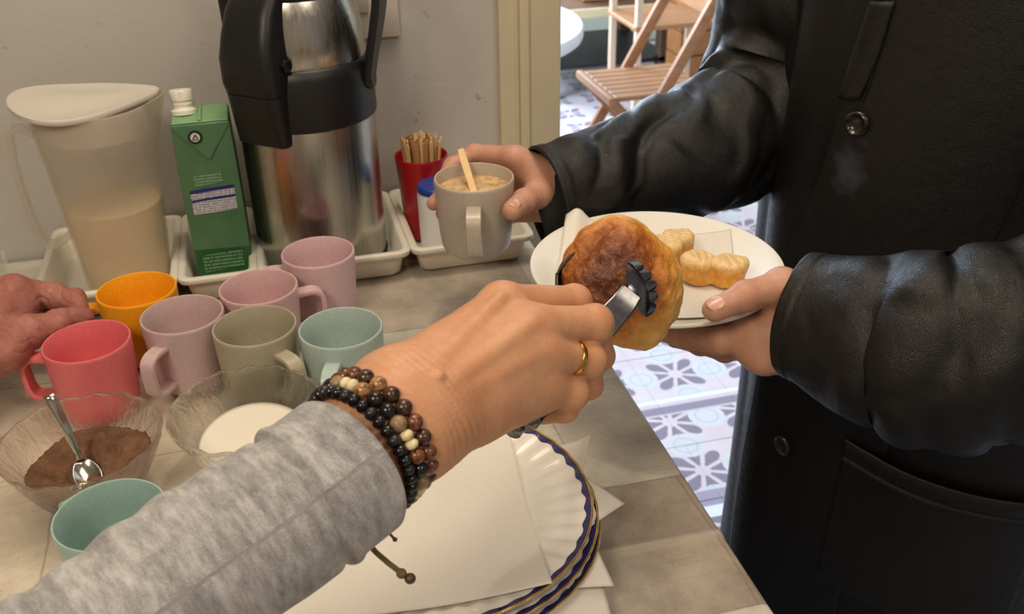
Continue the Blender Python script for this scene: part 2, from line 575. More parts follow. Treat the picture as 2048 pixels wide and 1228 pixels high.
# printed oilcloth: patches of pale planks and speckled stone
def mat_cloth():
    m = Mat('printed_oilcloth')
    g = m.wpos(); pos = m.xyz(g)
    wob = m.math('MULTIPLY', m.math('SUBTRACT', m.noise(g, 9, 3), 0.5), 0.012)
    ry = m.math('DIVIDE', m.math('ADD', m.math('SUBTRACT', pos[1], 0.675), wob), 0.17)
    row = m.math('FLOOR', ry)
    cx = m.math('ADD', m.math('DIVIDE', m.math('ADD', pos[0], wob), 0.24), m.math('MULTIPLY', row, 0.37))
    colm = m.math('FLOOR', cx)
    cv = m.n('ShaderNodeCombineXYZ'); m.link(colm, cv.inputs[0]); m.link(row, cv.inputs[1])
    wn = m.n('ShaderNodeTexWhiteNoise', noise_dimensions='2D'); m.link(cv.outputs[0], wn.inputs['Vector'])
    rnd = wn.outputs['Value']
    tint = m.ramp(rnd, [(0.0, lin((200, 197, 184))), (0.26, lin((216, 203, 182))), (0.45, lin((172, 160, 146))),
                        (0.62, lin((210, 206, 194))), (0.8, lin((188, 175, 158)))], 'CONSTANT')
    stone = m.math('MULTIPLY', m.math('MULTIPLY', m.math('LESS_THAN', row, -0.5), m.math('GREATER_THAN', row, -1.5)), m.math('GREATER_THAN', pos[0], 0.0))
    tint = m.mix(m.math('MULTIPLY', stone, 0.75), tint, lin((136, 122, 108)))
    plank = m.math('MULTIPLY', m.math('MULTIPLY', m.math('GREATER_THAN', row, -0.5), m.math('LESS_THAN', row, 1.5)), m.math('GREATER_THAN', pos[0], 0.0))
    tint = m.mix(m.math('MULTIPLY', plank, 0.75), tint, lin((200, 199, 188)))
    cloud = m.noise(g, 16, 5, 0.62)
    c = m.mix(m.ramp(cloud, [(0.38, (0, 0, 0)), (0.66, (1, 1, 1))]), m.mix(0.35, tint, lin((128, 118, 108))), m.mix(0.25, tint, lin((224, 216, 200))))
    # plank grain
    gp = m.wpos((2.5, 34, 1))
    grain = m.noise(gp, 5.0, 4, 0.6, 0.8)
    c = m.mix(m.math('MULTIPLY', m.ramp(grain, [(0.60, (0, 0, 0)), (0.70, (1, 1, 1))]), 0.32), c, lin((120, 112, 100)))
    # dark specks of the stone print
    spk = m.noise(g, 330, 3)
    where = m.ramp(rnd, [(0.0, (0, 0, 0)), (0.26, (1, 1, 1)), (0.62, (0, 0, 0)), (0.8, (1, 1, 1))], 'CONSTANT')
    c = m.mix(m.math('MULTIPLY', m.math('MULTIPLY', m.ramp(spk, [(0.64, (0, 0, 0)), (0.72, (1, 1, 1))]), where), 0.5), c, lin((84, 72, 62)))
    # thin joint line between patches
    fx = m.math('MINIMUM', m.math('FRACT', cx), m.math('SUBTRACT', 1.0, m.math('FRACT', cx)))
    fy = m.math('MINIMUM', m.math('FRACT', ry), m.math('SUBTRACT', 1.0, m.math('FRACT', ry)))
    ln = m.math('LESS_THAN', m.math('MINIMUM', m.math('MULTIPLY', fx, 0.24), m.math('MULTIPLY', fy, 0.17)), 0.0012)
    c = m.mix(m.math('MULTIPLY', ln, 0.35), c, lin((96, 90, 82)))
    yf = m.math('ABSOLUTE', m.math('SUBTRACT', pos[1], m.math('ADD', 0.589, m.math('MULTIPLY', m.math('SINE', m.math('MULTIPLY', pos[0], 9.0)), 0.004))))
    c = m.mix(m.math('MULTIPLY', m.ramp(yf, [(0.0, (1, 1, 1)), (0.0055, (0, 0, 0))]), 0.45), c, lin((206, 196, 180)))  # pale wear along the fold, with the ridge's highlight painted in
    m.set(Base_Color=c, Roughness=m.ramp(cloud, [(0.2, (0.3,) * 3), (0.8, (0.42,) * 3)]))
    m.bump(m.noise(g, 26, 3), 0.12, 0.004)
    return m.m
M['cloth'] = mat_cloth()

def mat_steel(name='brushed_steel', aniso_z=True, rgb=(186, 182, 174), rough=0.26):
    m = Mat(name)
    p = m.coord('Object', (260, 260, 1.5) if aniso_z else (300, 300, 300))
    n = m.noise(p, 1.0, 3)
    m.set(Base_Color=m.ramp(n, [(0.3, tuple(x * 0.9 for x in lin(rgb))), (0.7, lin(rgb))]), Metallic=1.0,
          Roughness=m.ramp(n, [(0.3, (rough * 0.8,) * 3), (0.7, (rough * 1.25,) * 3)]))
    m.set(Anisotropic=0.45)
    m.bump(n, 0.03, 0.0001)
    return m.m
M['steel'] = mat_steel()
M['steel_plain'] = mat_steel('spoon_steel', False, (205, 200, 190), 0.14)
M['steel_dark'] = mat_steel('tongs_steel', False, (122, 122, 124), 0.17)

def mat_glass():
    m = Mat('pressed_glass')
    p = m.coord('Object', (1, 1, 0.35))
    n = m.noise(p, 95, 3, 0.5, 1.5)
    m.set(Base_Color=(0.97, 0.98, 0.95), Roughness=0.05, IOR=1.42, Transmission_Weight=1.0)
    m.bump(n, 0.85, 0.0020)
    out = [q for q in m.t.nodes if q.type == 'OUTPUT_MATERIAL'][0]
    tp = m.n('ShaderNodeBsdfTransparent'); tp.inputs['Color'].default_value = (0.97, 0.97, 0.95, 1)
    mx = m.n('ShaderNodeMixShader'); mx.inputs[0].default_value = 0.32
    m.link(m.b.outputs[0], mx.inputs[1]); m.link(tp.outputs[0], mx.inputs[2]); m.link(mx.outputs[0], out.inputs['Surface'])
    return m.m
M['glass'] = mat_glass()
def mat_clear():
    m = Mat('clear_glass'); n = m.noise(m.coord(), 20, 2)
    m.set(Base_Color=(0.96, 0.97, 0.96), Roughness=0.02, IOR=1.48, Transmission_Weight=1.0); m.bump(n, 0.03, 0.0005)
    out = [q for q in m.t.nodes if q.type == 'OUTPUT_MATERIAL'][0]
    tp = m.n('ShaderNodeBsdfTransparent'); mx = m.n('ShaderNodeMixShader'); mx.inputs[0].default_value = 0.7
    m.link(m.b.outputs[0], mx.inputs[1]); m.link(tp.outputs[0], mx.inputs[2]); m.link(mx.outputs[0], out.inputs['Surface'])
    return m.m
M['clear_glass'] = mat_clear()

def mat_frosted():
    m = Mat('frosted_polypropylene')
    t = m.t
    out = [n for n in t.nodes if n.type == 'OUTPUT_MATERIAL'][0]
    n = m.noise(m.coord(), 60, 3)
    m.set(Base_Color=m.ramp(n, [(0.3, (0.78, 0.74, 0.66)), (0.7, (0.84, 0.80, 0.72))]), Roughness=0.42, IOR=1.3, Transmission_Weight=0.25)
    tr = m.n('ShaderNodeBsdfTranslucent'); tr.inputs['Color'].default_value = (0.86, 0.80, 0.70, 1)
    tp = m.n('ShaderNodeBsdfTransparent'); tp.inputs['Color'].default_value = (0.97, 0.96, 0.94, 1)
    m1 = m.n('ShaderNodeMixShader'); m1.inputs[0].default_value = 0.35
    m.link(m.b.outputs[0], m1.inputs[1]); m.link(tr.outputs[0], m1.inputs[2])
    m2 = m.n('ShaderNodeMixShader'); m2.inputs[0].default_value = 0.66
    m.link(m1.outputs[0], m2.inputs[1]); m.link(tp.outputs[0], m2.inputs[2])
    m.link(m2.outputs[0], out.inputs['Surface'])
    return m.m
M['frosted'] = mat_frosted()
M['lid_plastic'] = simple('milky_lid_plastic', (206, 200, 190), 0.4, var=0.02, scale=10, Subsurface_Weight=0.1, Subsurface_Radius=(0.01, 0.008, 0.006), Subsurface_Scale=0.5)
M['milky'] = simple('milky_drink', (240, 218, 172), 0.45, var=0.03, scale=12)

# ================================================================== SETTING
def struct(name, geo, material, parent=None, smooth=False):
    o = obj(name, geo, material, parent, smooth=smooth)
    if parent is None: o['kind'] = 'structure'
    return o

floor = struct('floor', box(-2.3, 3.7, -1.7, 5.4, -0.10, -0.004), M['grout'])
struct('floor_kitchen', box(-2.2, 2.4, -1.6, 1.47, -0.0035, 0.0), M['kitchen_floor'])
# tiles of the room beyond: each one a piece of the floor
S = 0.196
tiles = []
for i in range(-9, 15):
    for j in range(-3, 17):
        x, y = 0.857 + (i + 0.5) * S, 1.916 + (j + 0.5) * S
        if 0.50 * y - 0.35 < x < 0.70 * y + 0.15 and x > 0.35 and y < 5.3:
            tiles.append((x, y))
tiles.sort(key=lambda p: p[1])
base_tile = obj('tile', box(-S / 2 + 0.0006, S / 2 - 0.0006, -S / 2 + 0.0006, S / 2 - 0.0006, -0.006, 0.0, 0.0008, 1), M['tile'], None, smooth=False)
base_tile.parent = floor
fl = np.array(floor.location)
near_tiles = tiles[:300]
for k, (x, y) in enumerate(near_tiles):
    o = base_tile if k == 0 else like(base_tile, 'tile', (0, 0, 0), floor)
    o.location = (x - fl[0], y - fl[1], -0.006 + RNG.uniform(-0.0004, 0.0004) + 0.003 - fl[2])
rest = []
done = set((round(x, 3), round(y, 3)) for x, y in near_tiles)
for i in range(-8, 15):
    for j in range(-3, 18):
        x, y = 0.857 + (i + 0.5) * S, 1.916 + (j + 0.5) * S
        if (round(x, 3), round(y, 3)) in done or not (-0.7 < x < 3.5 and y < 5.3): continue
        rest.append(xform(box(-S / 2 + 0.0006, S / 2 - 0.0006, -S / 2 + 0.0006, S / 2 - 0.0006, -0.006, 0.0), (x, y, 0)))
o = obj('tile_field', merge(*rest), M['tile'], floor, smooth=False, world_space=True); o['kind'] = 'stuff'

WY = 1.36
struct('wall_back', box(-2.2, 0.400, WY, WY + 0.12, 0, 2.45), M['wall'])
struct('wall_back_right', box(1.49, 2.4, WY, WY + 0.12, 0, 2.45), M['wall'])
struct('wall_back_top', box(0.400, 1.49, WY, WY + 0.12, 2.08, 2.45), M['wall'])
struct('wall_left', box(-2.3, -2.2, -1.7, WY + 0.12, 0, 2.45), M['wall'])
struct('wall_front', box(-2.2, 2.4, -1.7, -1.6, 0, 2.45), M['wall'])
struct('wall_right', box(2.4, 2.5, -1.7, WY + 0.12, 0, 2.45), M['wall'])
struct('ceiling', box(-2.3, 2.5, -1.7, WY + 0.12, 2.45, 2.55), M['ceiling'])
struct('wall_far', merge(box(-0.9, 0.05, 5.3, 5.4, 0, 2.7), box(1.25, 3.7, 5.3, 5.4, 0, 2.7), box(0.05, 1.25, 5.3, 5.4, 0, 0.9), box(0.05, 1.25, 5.3, 5.4, 2.4, 2.7)), M['wall_back_room'])
struct('wall_far_right', box(3.6, 3.7, WY + 0.12, 5.3, 0, 2.7), M['wall_back_room'])
struct('wall_far_left', merge(box(-0.9, -0.8, WY + 0.12, 2.6, 0, 2.7), box(-0.9, -0.8, 4.2, 5.3, 0, 2.7),
                              box(-0.9, -0.8, 2.6, 4.2, 0, 0.7), box(-0.9, -0.8, 2.6, 4.2, 2.5, 2.7)), M['wall_back_room'])
struct('ceiling_back_room', box(-0.9, 3.7, WY + 0.12, 5.4, 2.7, 2.8), M['ceiling'])
win = struct('window_1', merge(box(-0.88, -0.82, 2.6, 2.66, 0.7, 2.5), box(-0.88, -0.82, 4.14, 4.2, 0.7, 2.5),
                               box(-0.88, -0.82, 2.66, 4.14, 0.7, 0.76), box(-0.88, -0.82, 2.66, 4.14, 2.44, 2.5),
                               box(-0.87, -0.83, 3.37, 3.43, 0.76, 2.44)), M['cream_paint'])
for y0, y1 in ((2.66, 3.37), (3.43, 4.14)):
    obj('pane', box(-0.853, -0.847, y0, y1, 0.76, 2.44), M['clear_glass'], win, smooth=False, world_space=True)

win_added = struct('window_added', merge(box(0.05, 0.10, 5.31, 5.37, 0.9, 2.4), box(1.20, 1.25, 5.31, 5.37, 0.9, 2.4), box(0.10, 1.20, 5.31, 5.37, 0.9, 0.95), box(0.10, 1.20, 5.31, 5.37, 2.35, 2.4), box(0.62, 0.68, 5.32, 5.36, 0.95, 2.35)), M['cream_paint'])  # unseen window, added to light the coat through the doorway
for x0, x1 in ((0.10, 0.62), (0.68, 1.20)):
    obj('pane', box(x0, x1, 5.337, 5.343, 0.95, 2.35), M['clear_glass'], win_added, smooth=False, world_space=True)

# moulded door casing beside the table: flat board, two beads, inner board
def casing(name, xa, xb, sgn):
    # profile across the casing, (offset from outer edge, depth in front of the wall)
    w = abs(xb - xa)
    prof = [(0, 0.0), (0, 0.016), (0.004, 0.019), (0.020, 0.019), (0.022, 0.022), (0.0245, 0.0245), (0.027, 0.022), (0.029, 0.0195), (0.036, 0.0195),
            (0.038, 0.022), (0.0405, 0.0245), (0.043, 0.022), (0.045, 0.019), (w - 0.004, 0.017), (w, 0.013), (w, -0.12), (w - 0.02, -0.12), (w - 0.02, 0.0)]
    lo, hi = [], []
    for u, d in prof:
        x = xa + sgn * u
        lo.append((x, WY - d, 0.0)); hi.append((x, WY - d, 2.08))
    return struct(name, loft([lo, hi], True, True, True), M['cream_paint'], smooth=False)
casing('trim_1', 0.330, 0.421, 1)
casing('trim_2', 1.56, 1.469, -1)

# light switch plate on the wall behind the flask
sw = empty('wall_switch', (0.165, WY, 1.16))
obj('plate', box(0.125, 0.193, WY - 0.009, WY - 0.0005, 1.114, 1.215, 0.003), simple('switch_plastic', (206, 196, 184), 0.4, var=0.02), sw, world_space=True, angle=40)
obj('rocker', box(0.128, 0.152, WY - 0.013, WY - 0.008, 1.150, 1.205, 0.002), simple('switch_rocker', (196, 186, 172), 0.4, var=0.02), sw, world_space=True, angle=40)
tag(sw, 'beige light switch plate on the wall behind the steel flask', 'light switch')

# ================================================================== ROOM BEYOND THE DOOR
# white round table
rt = empty('round_table', (0.54, 3.05, 0))
white_lac = simple('white_lacquer', (232, 236, 240), 0.3, var=0.02)
obj('tabletop', lathe([(0, 0.675), (0.45, 0.675), (0.462, 0.682), (0.465, 0.69), (0.465, 0.712), (0.461, 0.719), (0.45, 0.72), (0, 0.72)], 72), white_lac, rt, angle=40)
obj('column', lathe([(0, 0.02), (0.045, 0.02), (0.03, 0.06), (0.028, 0.64), (0.06, 0.675), (0, 0.675)], 32), white_lac, rt, angle=40)
obj('foot', lathe([(0, 0.003), (0.25, 0.003), (0.25, 0.012), (0.05, 0.03), (0, 0.03)], 48), white_lac, rt, angle=40)
tag(rt, 'round white table beyond the doorway', 'table')

# slatted wooden folding chair seen from its side
fc = empty('folding_chair', (1.29, 3.155, 0))
def bar(p, q, w, t, name, mat, parent, wd=(0, 1, 0)):
    p = np.array(p, float); q = np.array(q, float)
    return obj(name, ribbon(np.linspace(p, q, 3), wd, w, t, 0.15), mat, parent, world_space=True, angle=40)
for yy in (2.985, 3.325):
    bar((1.045, yy, 0.004), (1.545, yy, 0.90), 0.022, 0.036, 'side_rail', M['chair_wood'], fc)
for yy in (3.012, 3.298):
    bar((1.50, yy, 0.004), (1.12, yy, 0.43), 0.02, 0.034, 'rear_leg', M['chair_wood'], fc)
for k in range(7):
    y0 = 2.985 + k * 0.0486
    obj('seat_slat', box(1.127, 1.46, y0, y0 + 0.043, 0.434, 0.45, 0.003, 1), M['chair_wood'], fc, world_space=True, smooth=False)
obj('seat_front_edge', box(1.098, 1.126, 2.975, 3.335, 0.424, 0.452, 0.008), M['chair_wood'], fc, world_space=True, angle=40)
for zz in (0.72, 0.80):
    x0 = 1.045 + 0.5 * zz / 0.9
    obj('back_slat', box(x0 - 0.008, x0 + 0.008, 2.985, 3.325, zz - 0.03, zz + 0.03, 0.003, 1), M['chair_wood'], fc, world_space=True, smooth=False)
obj('stretcher', box(1.10, 1.12, 2.985, 3.325, 0.10, 0.13, 0.003, 1), M['chair_wood'], fc, world_space=True, smooth=False)
tag(fc, 'slatted wooden folding chair beyond the doorway, lit along its front edge', 'chair')

# low bench with a pale edge, a wooden crate on it
lb = empty('low_bench', (1.62, 4.75, 0))
obj('board', box(1.28, 1.96, 4.33, 5.05, 0.40, 0.43, 0.004, 1), M['dark_wood'], lb, world_space=True, smooth=False)
pale = simple('pale_edging', (206, 190, 150), 0.5)
obj('edging', box(1.27, 1.97, 4.315, 4.33, 0.39, 0.432, 0.003, 1), pale, lb, world_space=True, smooth=False)
for xx, yy in ((1.34, 4.42), (1.9, 4.42), (1.34, 4.96), (1.9, 4.96)):
    obj('leg', box(xx - 0.03, xx + 0.03, yy - 0.03, yy + 0.03, 0.003, 0.40, 0.004, 1), M['dark_wood'], lb, world_space=True, smooth=False)
obj('shade_sheet', box(1.31, 1.93, 4.39, 4.99, 0.14, 0.16), simple('shade_black', (30, 28, 32), 0.5), lb, world_space=True, smooth=False)  # black sheet stands in for the shade under the bench
tag(lb, 'low dark wooden bench with a pale edge, beyond the doorway', 'bench')

def crate(name, x0, x1, y0, y1, z0, z1, nplank, label):
    e = empty(name, ((x0 + x1) / 2, (y0 + y1) / 2, z0))
    hgt = (z1 - z0) / nplank
    for k in range(nplank):
        za, zb = z0 + k * hgt + 0.003, z0 + (k + 1) * hgt - 0.003
        for ya in (y0, y1 - 0.014):
            obj('plank', box(x0, x1, ya, ya + 0.014, za, zb, 0.002, 1), M['crate_wood'], e, world_space=True, smooth=False)
        for xa in (x0, x1 - 0.014):
            obj('end_plank', box(xa, xa + 0.014, y0 + 0.015, y1 - 0.015, za, zb, 0.002, 1), M['crate_wood'], e, world_space=True, smooth=False)
    for xx in (x0 + 0.016, x1 - 0.036):
        for yy in (y0 + 0.016, y1 - 0.036):
            obj('corner_post', box(xx, xx + 0.02, yy, yy + 0.02, z0 + 0.001, z1 - 0.001), M['crate_wood'], e, world_space=True, smooth=False)
    obj('bottom', box(x0 + 0.015, x1 - 0.015, y0 + 0.015, y1 - 0.015, z0 + 0.004, z0 + 0.012), M['crate_wood'], e, world_space=True, smooth=False)
    tag(e, label, 'crate')
crate('wooden_crate', 1.50, 1.92, 4.45, 4.85, 0.431, 0.75, 4, 'orange wooden crate standing on the low dark bench')
crate('wooden_crate', 1.86, 2.50, 4.13, 4.29, 0.004, 0.56, 5, 'large plank crate on the tiled floor behind the folding chair')
# a second pale frame chair behind the folding one
pc = empty('wooden_chair', (1.72, 3.95, 0))
pw = mat_wood('pale_chair_wood', (196, 168, 140), (214, 190, 166), (2, 2, 0.3))
for xx, yy, zt in ((1.52, 3.80, 0.86), (1.52, 4.10, 0.86), (1.88, 3.80, 0.45), (1.88, 4.10, 0.45)):
    obj('leg', box(xx - 0.014, xx + 0.014, yy - 0.014, yy + 0.014, 0.004, zt, 0.003, 1), pw, pc, world_space=True, smooth=False)
obj('seat', box(1.50, 1.90, 3.78, 4.12, 0.45, 0.47, 0.004, 1), M['chair_wood'], pc, world_space=True, smooth=False)
for zz in (0.62, 0.76):
    obj('back_rail', box(1.515, 1.53, 3.82, 4.08, zz, zz + 0.05, 0.003, 1), pw, pc, world_space=True, smooth=False)
for yy in (3.80, 4.10):
    obj('stretcher', box(1.535, 1.865, yy - 0.008, yy + 0.008, 0.16, 0.18), pw, pc, world_space=True, smooth=False)
tag(pc, 'pale wooden chair with a white seat, half hidden behind the folding chair', 'chair')

# ================================================================== TABLE
tb = empty('table', (-0.40, 0.73, 0))
tw = mat_wood('table_wood', (120, 84, 56), (146, 106, 74), (0.4, 2, 2))
obj('tabletop', box(-1.13, 0.331, 0.13, 1.352, T - 0.035, T - 0.0025, 0.003, 1), tw, tb, world_space=True, smooth=False)
for xx in (-1.06, 0.26):
    for yy in (0.20, 1.28):
        obj('leg', box(xx - 0.03, xx + 0.03, yy - 0.03, yy + 0.03, 0.002, T - 0.036, 0.004, 1), tw, tb, world_space=True, smooth=False)
for y0 in (0.18, 1.28):
    obj('apron', box(-1.02, 0.22, y0, y0 + 0.02, T - 0.12, T - 0.036), tw, tb, world_space=True, smooth=False)
tag(tb, 'table under the printed stone-look oilcloth', 'table')

# oilcloth with pressed fold ridges and hanging hems
def cloth_geo():
    xs = np.concatenate([np.linspace(-1.136, 0.25, 110), np.linspace(0.2525, 0.331, 22)])
    ys = np.linspace(0.124, 1.353, 240)
    fold = lambda y, y0, w, a: a * np.exp(-((y - y0) / w) ** 2)
    wv = Waves(14, 16, 5)
    def zt(x, y):
        p = np.stack([x, y, np.zeros_like(x)], -1)
        return T - 0.0006 + fold(y, 0.589 + 0.004 * np.sin(9 * x), 0.0045, 0.0028) + fold(x, 0.205, 0.004, 0.0008) * (y < 0.9) + 0.0003 * wv(p)
    X, Y = np.meshgrid(xs, ys)
    rows = np.stack([X, Y, zt(X, Y)], -1)
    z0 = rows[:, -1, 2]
    ext = []
    for k in range(1, 7):
        q = k / 6 * math.pi / 2
        ext.append(np.stack([np.full_like(ys, 0.331 + 0.006 * math.sin(q)), ys, z0 - 0.006 * (1 - math.cos(q))], -1))
    for k in range(1, 9):
        ext.append(np.stack([0.337 + 0.006 * np.sin(k * 0.5 + ys * 14) * k / 8, ys, z0 - 0.006 - k * 0.022], -1))
    rows = np.concatenate([rows, np.stack(ext, 1)], 1)
    # front hem
    hem = []
    for k in range(8, 0, -1):
        r = rows[0].copy(); r[:, 2] = np.minimum(r[:, 2], T) - k * 0.022; r[:, 1] -= 0.004 + 0.004 * np.sin(r[:, 0] * 16) * k / 8
        hem.append(r)
    return loft(np.concatenate([np.array(hem), rows]), closed=False)
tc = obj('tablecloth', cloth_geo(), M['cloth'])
sol = tc.modifiers.new('thickness', 'SOLIDIFY'); sol.thickness = 0.0012; sol.offset = -1
tag(tc, 'oilcloth printed with grey stone and pale planks, covering the table', 'tablecloth')

# ================================================================== TRAY WITH FOUR COMPARTMENTS
def rrect(x0, x1, y0, y1, r, n=5):
    pts = []
    for cx, cy, a0 in ((x1 - r, y1 - r, 0), (x0 + r, y1 - r, 90), (x0 + r, y0 + r, 180), (x1 - r, y0 + r, 270)):
        for k in range(n + 1):
            a = math.radians(a0 + 90 * k / n)
            pts.append((cx + r * math.cos(a), cy + r * math.sin(a)))
    return pts
TZ = T + 0.0015
def basin(x0, x1, y0, y1, h, sx, sf, sb, r=0.014, lip=0.007, t=0.0022):
    def ring(k, z, inset):
        return [(px, py, z) for px, py in rrect(x0 + k * sx + inset, x1 - k * sx - inset, y0 + k * sf + inset, y1 - k * sb - inset, max(r - inset * 0.3, 0.004))]
    R = [ring(1.0, TZ, 0.012), ring(1.0, TZ, 0.004 + lip), ring(0.97, TZ + 0.004, lip), ring(0.15, TZ + h - 0.009, lip), ring(0.02, TZ + h - 0.008, 0.001), ring(0, TZ + h - 0.006, 0.0),
         ring(0, TZ + h - 0.001, 0.0), ring(0.01, TZ + h, 0.001), ring(0.05, TZ + h, lip), ring(0.1, TZ + h - 0.002, lip + t), ring(0.97, TZ + 0.006, lip + t), ring(1.0, TZ + t, lip + t + 0.004)]
    return loft(R, True, True, True)
tray = empty('compartment_tray', (0.0, 1.2, TZ))
for x0, x1 in ((-0.305, -0.1352), (-0.1350, -0.0382), (-0.0380, 0.1562), (0.1568, 0.3225)):
    obj('compartment', basin(x0, x1, 1.137, 1.352, 0.041, 0.006, 0.010, 0.004), M['white_plastic'], tray, world_space=True, angle=50)
tag(tray, 'white plastic tray with four compartments against the wall', 'tray')
BZ = TZ + 0.0065      # inside bottom of the compartments

# ================================================================== PITCHER
pt = empty('pitcher', (-0.199, 1.213, BZ))
def pit_ring(z, r, spout=0.0, n=64):
    out = []
    for k in range(n):
        a = TAU * k / n
        s = spout * max(0.0, math.cos(a)) ** 14
        out.append(((r + s) * math.cos(a), (r + s * 0.2) * math.sin(a), z + s * 0.35))
    return out
ZR = 0.243
prof = [(0.000, 0.046, 0), (0.003, 0.051, 0), (0.05, 0.055, 0), (0.12, 0.060, 0), (0.18, 0.0645, 0), (0.185, 0.066, 0), (0.205, 0.0675, 0.006), (0.230, 0.069, 0.013), (ZR, 0.0695, 0.016)]
rings = [pit_ring(z, r, s) for z, r, s in prof] + [pit_ring(z + 0.0004, r - 0.0022, s) for z, r, s in reversed(prof[1:])] + [pit_ring(0.003, 0.044)]
obj('body', loft(rings, True, True, True), M['frosted'], pt, angle=50)
# handle on the wall side of the spout, open strap
hp = catmull([(-0.066, 0, 0.212), (-0.082, 0, 0.222), (-0.094, 0, 0.212), (-0.098, 0, 0.16), (-0.094, 0, 0.10), (-0.086, 0, 0.074), (-0.074, 0, 0.072), (-0.056, 0, 0.082)], 40)
obj('handle', ribbon(hp, (0, 1, 0), 0.020, 0.006, 0.25), M['frosted'], pt, angle=50)
# lid: tear-drop disc with a turned-down rim, rising to the spout tip and the thumb tab
def lid_ring(scale, z, drop=0.0):
    out = []
    for k in range(72):
        a = TAU * k / 72
        c_, s_ = math.cos(a), math.sin(a)
        # broad and round at the handle, tapering to the spout tip, edge sagging in the middle
        x = -0.010 + 0.076 * c_ + 0.014 * max(0.0, c_) ** 6
        y = 0.072 * s_ * (1 - 0.20 * c_ - 0.12 * c_ * c_ * (c_ > 0))
        zz = z + (0.012 * (max(0.0, -c_) ** 2) + 0.006 * max(0.0, c_) ** 2) * scale - 0.004 * scale
        out.append((x * scale, y * scale, zz - drop))
    return out
LZ = ZR + 0.0055
obj('lid', loft([lid_ring(0.9, LZ - 0.004), lid_ring(0.99, LZ - 0.004), lid_ring(1.0, LZ - 0.003), lid_ring(1.0, LZ + 0.002), lid_ring(0.985, LZ + 0.003), lid_ring(0.93, LZ + 0.0015), lid_ring(0.5, LZ + 0.002), lid_ring(0.05, LZ + 0.003)], True, True, True), M['lid_plastic'], pt, angle=50)
sk = [pit_ring(ZR - 0.034, 0.0640), pit_ring(ZR - 0.002, 0.0655), pit_ring(ZR - 0.002, 0.0640), pit_ring(ZR - 0.034, 0.0625)]
obj('lid_skirt', loft(sk + [sk[0]], True), M['lid_plastic'], pt, angle=50)
tag(pt, 'frosted plastic pitcher with a milky lid, in the left end of the tray', 'pitcher')
milk = obj('milky_drink', xform(lathe([(0, 0.004), (0.043, 0.004), (0.047, 0.008), (0.0515, 0.05), (0.0565, 0.118), (0.054, 0.1195), (0, 0.1195)], 56), (-0.199, 1.213, BZ)), M['milky'], angle=40)
tag(milk, 'cream-coloured drink half filling the frosted pitcher', 'drink', kind='stuff')

# ================================================================== CARTON
def mat_carton():
    m = Mat('carton_print')
    p = m.xyz(m.coord('Object'))
    n = m.noise(m.coord(), 40, 3)
    c = m.ramp(n, [(0.3, lin((74, 114, 80))), (0.7, lin((84, 124, 88)))])
    low = m.math('LESS_THAN', p[2], m.math('SUBTRACT', -0.058, m.math('MULTIPLY', p[0], 0.05)))
    c = m.mix(low, c, lin((30, 86, 44)))
    m.set(Base_Color=c, Roughness=0.38).bump(m.noise(m.coord(), 30, 3), 0.1, 0.002)
    return m.m
ct = empty('drink_carton', (-0.0785, 1.222, BZ))
CW, CD, CH = 0.034, 0.0335, 0.214
def carton_body():
    zs = [0.0, 0.0015, 0.06, 0.12, 0.17, CH - 0.002, CH]
    R = []
    for k, z in enumerate(zs):
        i = 0.0015 if k in (0, len(zs) - 1) else 0.0
        bul = 0.0012 * math.sin(math.pi * min(z / CH, 1))
        R.append([(x, y, z) for x, y in rrect(-CW + i - bul, CW - i + bul, -CD + i - bul, CD - i + bul, 0.002, 2)])
    return loft(R, True, True, True)
carton_mat = mat_carton()
cb = obj('box', carton_body(), carton_mat, ct, angle=35)
light_green = simple('carton_top_green', (124, 170, 118), 0.4, var=0.05)
# raised top panel and the folded triangular ear on the front
obj('top_panel', box(-CW + 0.001, CW - 0.001, -CD + 0.001, CD - 0.001, CH + 0.0002, CH + 0.002, 0.0008, 1), light_green, ct, angle=35)
obj('fold_seam', box(-0.002, 0.002, -CD + 0.002, CD - 0.002, CH + 0.002, CH + 0.005, 0.001, 1), light_green, ct, angle=35)
tri = np.array([(-CW + 0.001, -CD - 0.0003, CH - 0.003), (CW - 0.001, -CD - 0.0003, CH - 0.003), (0.004, -CD - 0.0022, CH - 0.045)])
tri2 = tri + np.array([0, -0.0014, 0])
obj('folded_ear', (np.concatenate([tri, tri2]), [(0, 1, 2), (3, 5, 4), (0, 3, 4, 1), (1, 4, 5, 2), (2, 5, 3, 0)]), simple('carton_ear_green', (78, 118, 83), 0.38, var=0.05), ct, smooth=False)
# print on the front: badge, white panel with blue bars and rows of fine print
def plate_front(name, x0, x1, z0, z1, y, mat, skew=0.0, parent=None, th=0.0003):
    v = [(x0, y, z0), (x1, y, z0 + skew), (x1, y, z1 + skew), (x0, y, z1), (x0, y + th, z0), (x1, y + th, z0 + skew), (x1, y + th, z1 + skew), (x0, y + th, z1)]
    return obj(name, (v, [(0, 1, 2, 3), (5, 4, 7, 6), (0, 4, 5, 1), (1, 5, 6, 2), (2, 6, 7, 3), (3, 7, 4, 0)]), mat, parent, smooth=False)
def mat_print(name, ink, paper, sc):
    m = Mat(name)
    p = m.coord('Object'); q = m.xyz(p)
    line = m.math('LESS_THAN', m.math('FRACT', m.math('MULTIPLY', q[2], sc)), 0.55)
    word = m.math('GREATER_THAN', m.noise(m.coord('Object', (1, 1, 0.3)), 420, 2), 0.42)
    m.set(Base_Color=m.mix(m.math('MULTIPLY', m.math('MULTIPLY', line, word), 0.75), lin(paper), lin(ink)), Roughness=0.45)
    return m.m
fine = mat_print('fine_print_white', (96, 92, 110), (206, 206, 214), 330)
green_print = mat_print('fine_print_green', (136, 172, 138), (78, 118, 83), 260)
